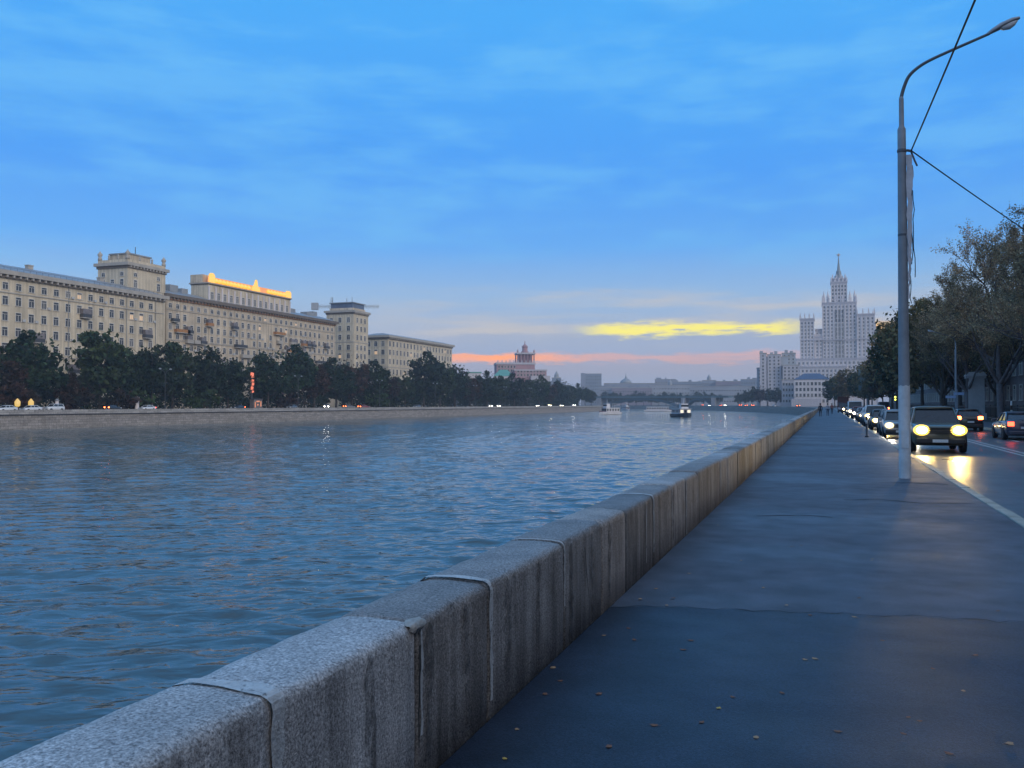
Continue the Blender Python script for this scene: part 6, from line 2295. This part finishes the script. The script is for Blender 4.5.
BND = [(700, 'hatch', 'grey', 'off', 'brake', 1, 'grey car with red lights at the bridge end of the bend'), (711, 'sedan', 'white', 'white', 'off', 0, 'white car with headlights on near the bridge end of the bend'), (718, 'sedan', 'red', 'off', 'brake', 1, 'red car with red lights following near the bridge end of the bend'),
       (727, 'suv', 'silver', 'white', 'off', 0, 'silver tall car with twin bright headlights on the river bend'), (737, 'van', 'red', 'off', 'brake', 1, 'red van with bright brake lights leading the red cluster on the bend'), (743, 'sedan', 'black', 'off', 'brake', 1, 'black car in the middle of the red brake light cluster'),
       (749, 'suv', 'grey', 'off', 'brake', 1, 'grey tall car at the right end of the red brake light cluster'), (771, 'sedan', 'silver', 'off', 'off', 1, 'silver car without lights below the grey high-rise'), (794, 'hatch', 'black', 'off', 'brake', 1, 'lone black car with orange-red brake lights below the blue-roofed building')]
for (x, sh, col, hd_, tl_, away, lab) in BND:
    v, ang = on_bend(x)
    c = make_car('car', sh, col, hd_, tl_, lab, 'car' if sh != 'van' else 'van')
    rz = ang + math.pi / 2 if away else ang - math.pi / 2
    d = offs([(v.x - math.cos(ang), v.y - math.sin(ang)), (v.x + math.cos(ang), v.y + math.sin(ang))], 2.0 if away else -2.0)
    c.location = ((d[0][0] + d[1][0]) / 2, (d[0][1] + d[1][1]) / 2, ROAD + 0.006)
    c.rotation_euler = (0, 0, rz)

# ------------------------------------------------------------------ boats
M_HULLW = pm('white_hull', (0.58, 0.57, 0.60), 0.4, 0.1, 0.6)
M_HULLD = pm('dark_hull', (0.035, 0.045, 0.060), 0.45, 0.2, 0.6)
M_HULLR = pm('maroon_hull', (0.12, 0.03, 0.035), 0.5, 0.2, 0.6)


M_BOATLAMP = em('boat_window_light', (1.0, 0.88, 0.62), 1.1)


def hull(mb, L_, W, h0, h1, mi=0, n=10):
    secs = []
    for i in range(n + 1):
        u = i / n; y = -L_ / 2 + L_ * u                     # bow at -y
        w = W / 2 * (min(1.0, (u / 0.32)) ** 0.55 if u < 0.32 else 1.0) * (1.0 - 0.10 * max(0, (u - 0.8) / 0.2))
        w = max(w, 0.05); sh = h1 + 0.55 * max(0, 0.35 - u) / 0.35
        secs.append([(-w * .72, y, h0), (-w, y, h0 + (sh - h0) * .55), (-w, y, sh), (w, y, sh), (w, y, h0 + (sh - h0) * .55), (w * .72, y, h0)])
    return loft(secs, mb, mi)


def make_boat(label, L_, W, hullm, lit=False, upper=True, name='tour_boat'):
    t = thing(name, label, 'boat')
    mb = MB(); hull(mb, L_, W, -0.5, 1.15); mb.build('hull', hullm, t)
    mb = MB(); hull(mb, L_ * 1.005, W * 1.02, 0.98, 1.2); mb.build('rubbing_strake', M_HULLR if hullm is M_HULLW else M_HULLD, t)
    c0, c1 = -L_ * .26, L_ * .42
    MB().box(-W * .40, W * .40, c0, c1, 1.16, 3.2).build('saloon', M_HULLW, t)
    n = int((c1 - c0) / 1.5)
    for sx in (-1, 1):
        for k in range(n):
            y = c0 + (k + .5) * (c1 - c0) / n
            MB().box(sx * W * .40 - .03, sx * W * .40 + .03, y - .5, y + .5, 1.75, 2.75).build('window', M_CGLASS, t)
    for k in range(3):
        x = (k - 1) * W * .25
        MB().box(x - W * .10, x + W * .10, c0 - .03, c0 + .03, 1.7, 2.8).build('window', M_BOATLAMP if lit and k != 1 else M_CGLASS, t)
    MB().box(-W * .46, W * .46, c0 - 0.5, c1 + .4, 3.202, 3.36).build('upper_deck', M_HULLW, t)
    if upper:
        w0 = c0 + 0.6
        MB().frustum(-W * .26, W * .26, w0, w0 + 2.6, 3.362, 5.3, .12, .2).build('wheelhouse', M_HULLW, t)
        MB().box(-W * .265, W * .265, w0 + .04, w0 + .25, 4.1, 4.9).build('window', M_CGLASS, t)
        mb = MB()
        for sx in (-1, 1):
            for k in range(n):
                y = w0 + 3.2 + k * (c1 - w0 - 3.2) / max(1, n - 1)
                mb.tube([(sx * W * .44, y, 3.36), (sx * W * .44, y, 5.2)], .04, 4)
            mb.box(sx * W * .44 - .03, sx * W * .44 + .03, w0 + 2.8, c1, 4.3, 4.38)
        mb.build('railing', M_HULLW, t)
        MB().box(-W * .45, W * .45, w0 + 3.0, c1 + .3, 5.2, 5.32).build('awning', M_HULLW, t)
        MB().tube([(0, w0 + 1.5, 5.3), (0, w0 + 1.7, 7.4)], [.09, .05], 6).build('mast', M_HULLW, t)
    return t


def place_boat(b, x, yw, face):
    z = (EYE - WATER) * F / (yw - HORIZ)
    px, py = P(x, z)
    b.location = (px, py, WATER); b.rotation_euler = (0, 0, face)


bt = make_boat('white tour boat with an upper deck and mast, leftmost and nearest the far bank', 13, 4.6, M_HULLW)
place_boat(bt, 609, 414.4, TH - 0.95)
bt = make_boat('dark boat with lit front windows coming down the middle of the river', 15, 5.8, M_HULLD, True)
place_boat(bt, 682, 416.8, TH + 0.16)
bt = make_boat('low white boat lying broadside under the bridge, between the other boats', 22, 5.0, M_HULLW, False, False)
place_boat(bt, 660, 411.6, TH + 1.45)
bt = make_boat('small far-off white boat just past the leftmost tour boat', 10, 3.6, M_HULLW)
place_boat(bt, 626, 410.3, TH + 0.4)
# bow waves of the lit boat
# ------------------------------------------------------------------ small street things
t = thing('kerb_bollard', 'short dark post at the edge of the near pavement beside the oncoming headlights', 'bollard', (1.95, S(1.95, 45.5), 0))
MB().lathe([(0.10, 0), (0.10, 0.06), (0.055, 0.08), (0.05, 0.98), (0.07, 1.0), (0.06, 1.06), (0.0, 1.09)], 10).build('post', M_DARKM, t, True)
MB().lathe([(0.0545, 0.7), (0.0545, 0.86)], 10).build('reflective_band', M_PLATE, t, True)
t = thing('signpost', 'street sign post with two small pale blue plates, beside the second lamp post', 'sign', (11.7, S(11.7, 84), 0))
MB().tube([(0, 0, 0), (0, 0, 3.1)], 0.045, 8).build('post', M_POLE, t)
M_SGN = pm('sign_blue', (0.30, 0.40, 0.58), 0.5, 0.1, 3)
MB().box(-1.0, -0.12, -0.04, 0.0, 2.25, 2.5).build('sign_plate', M_SGN, t)
MB().box(-0.3, 0.6, -0.04, 0.0, 2.55, 2.8).build('sign_plate', M_SGN, t)
t = thing('striped_post', 'black and white striped traffic post behind the dark blue saloon', 'post', (12.2, S(12.2, 62), 0))
for k in range(7):
    MB().lathe([(0.06, k * 0.32), (0.06, k * 0.32 + 0.32)], 8).build('stripe_band', M_PLATE if k % 2 else M_BLACK, t)
t = thing('billboard', 'grey-green back of a tall roadside billboard against the hazy trees', 'billboard', (12.5, S(12.5, 285), 0))
MB().tube([(0, 0, 0), (0, 0, 6)], 0.3, 8).build('post', M_POLE, t)
o = MB().box(-2.6, 2.6, -0.2, 0.2, 6.0, 13.0).build('board', pm('board_back', (0.13, 0.19, 0.20), 0.7, 0.15, 0.4), t); bevel(o, 0.3)
t = thing('traffic_light', 'small traffic signal with amber-green lamps over the far end of the street', 'traffic light', (11.6, S(11.6, 158), 0))
MB().tube([(0, 0, 0), (0, 0, 3.2)], 0.07, 8).build('post', M_POLE, t)
MB().box(-0.2, 0.2, -0.12, 0.12, 2.2, 3.3).build('housing', M_BLACK, t)
for sx in (-0.6, 0.1):
    MB().lathe([(0.0, -0.03), (0.14, 0.0), (0.14, 0.05)], 10, axis='x').build('lamp', em('signal_amber', (0.85, 0.9, 0.10), 6), t).rotation_euler = (0, 0, math.pi / 2)
for i, ch in enumerate([c for c in t.children if c.name.startswith('lamp')]):
    ch.location = (0, -0.13, 2.5 + 0.45 * i)


# ------------------------------------------------------------------ people far up the pavement
def person(label, loc, rz, top, legs, seed):
    r = random.Random(seed)
    V = {'pelvis': (0, 0, .95), 'waist': (0, 0, 1.10), 'chest': (0, 0, 1.34), 'neck': (0, 0, 1.50), 'jaw': (0, -.03, 1.60), 'head': (0, 0, 1.68),
         'hl': (-.09, 0, .90), 'kl': (-.10, -.10, .50), 'al': (-.10, .02, .09), 'tl': (-.11, -.16, .04), 'hr': (.09, 0, .90), 'kr': (.10, .04, .50), 'ar': (.10, .22, .10), 'tr': (.11, .06, .04),
         'sl': (-.19, 0, 1.42), 'el': (-.25, .08, 1.14), 'wl': (-.24, -.02, .90), 'fl': (-.23, -.06, .80), 'sr': (.19, 0, 1.42), 'er': (.25, -.02, 1.14), 'wr': (.24, -.16, .94), 'fr': (.23, -.20, .85)}
    rad = {'pelvis': .145, 'waist': .125, 'chest': .15, 'neck': .06, 'jaw': .075, 'head': .10, 'hl': .095, 'kl': .062, 'al': .042, 'tl': .04, 'hr': .095, 'kr': .062, 'ar': .042, 'tr': .04,
           'sl': .065, 'el': .048, 'wl': .036, 'fl': .03, 'sr': .065, 'er': .048, 'wr': .036, 'fr': .03}
    E = [('pelvis', 'waist'), ('waist', 'chest'), ('chest', 'neck'), ('neck', 'jaw'), ('jaw', 'head'), ('pelvis', 'hl'), ('hl', 'kl'), ('kl', 'al'), ('al', 'tl'), ('pelvis', 'hr'), ('hr', 'kr'), ('kr', 'ar'), ('ar', 'tr'),
         ('chest', 'sl'), ('sl', 'el'), ('el', 'wl'), ('wl', 'fl'), ('chest', 'sr'), ('sr', 'er'), ('er', 'wr'), ('wr', 'fr')]
    ks = list(V); me = bpy.data.meshes.new('person')
    me.from_pydata([V[k] for k in ks], [(ks.index(a), ks.index(b)) for a, b in E], [])
    bm_ = bmesh.new(); bm_.from_mesh(me); bm_.verts.layers.skin.verify(); bm_.to_mesh(me); bm_.free()
    sv = me.skin_vertices[0]
    for i, k in enumerate(ks):
        sv.data[i].radius = (rad[k], rad[k] * (.75 if k in ('chest', 'waist', 'pelvis') else 1)); sv.data[i].use_root = (i == 0)
    m, nt, out = new_mat('clothes_%d' % seed)
    bs = N(nt, 'ShaderNodeBsdfPrincipled'); bs.inputs['Roughness'].default_value = .9; nt.links.new(bs.outputs[0], out.inputs[0])
    tc = N(nt, 'ShaderNodeTexCoord'); sp = N(nt, 'ShaderNodeSeparateXYZ'); nt.links.new(tc.outputs['Object'], sp.inputs[0])
    rp = N(nt, 'ShaderNodeValToRGB'); rp.color_ramp.interpolation = 'CONSTANT'
    els = [(0.0, (.02, .02, .02, 1)), (.045, (*legs, 1)), (.50, (*top, 1)), (.765, (.34, .22, .17, 1))]
    while len(rp.color_ramp.elements) < 4:
        rp.color_ramp.elements.new(.5)
    for e, (p, c) in zip(rp.color_ramp.elements, els):
        e.position = p; e.color = c
    dv = N(nt, 'ShaderNodeMath', operation='DIVIDE'); nt.links.new(sp.outputs[2], dv.inputs[0]); dv.inputs[1].default_value = 2.0
    nt.links.new(dv.outputs[0], rp.inputs[0]); nt.links.new(rp.outputs[0], bs.inputs['Base Color'])
    me.materials.append(m)
    o = link('person', me, None, loc, rz)
    md = o.modifiers.new('skin', 'SKIN'); md.use_smooth_shade = True
    sb = o.modifiers.new('sub', 'SUBSURF'); sb.levels = 1; sb.render_levels = 2
    tag(o, label, 'person')
    h = MB().lathe([(0.0, .125), (.07, .11), (.112, .05), (.118, -.01), (.10, -.07), (.085, -.10)], 10, (0, .018, 1.70)).build('hair', pm('hair_dark', (.03, .022, .018), .8, .2, 10), o, True)
    return o


person('person in a dark coat walking away far up the pavement, close to the parapet', (-0.75, S(-0.75, 120), 0), math.pi, (.03, .032, .045), (.02, .022, .03), 1)
person('person in a pale jacket walking far up the pavement, beside one in a dark coat', (0.2, S(0.2, 128), 0), math.pi, (.35, .34, .36), (.04, .05, .08), 2)
person('person in a reddish jacket coming down the pavement beyond the two walkers', (0.9, S(0.9, 150), 0), 0.1, (.22, .06, .05), (.03, .03, .04), 3)
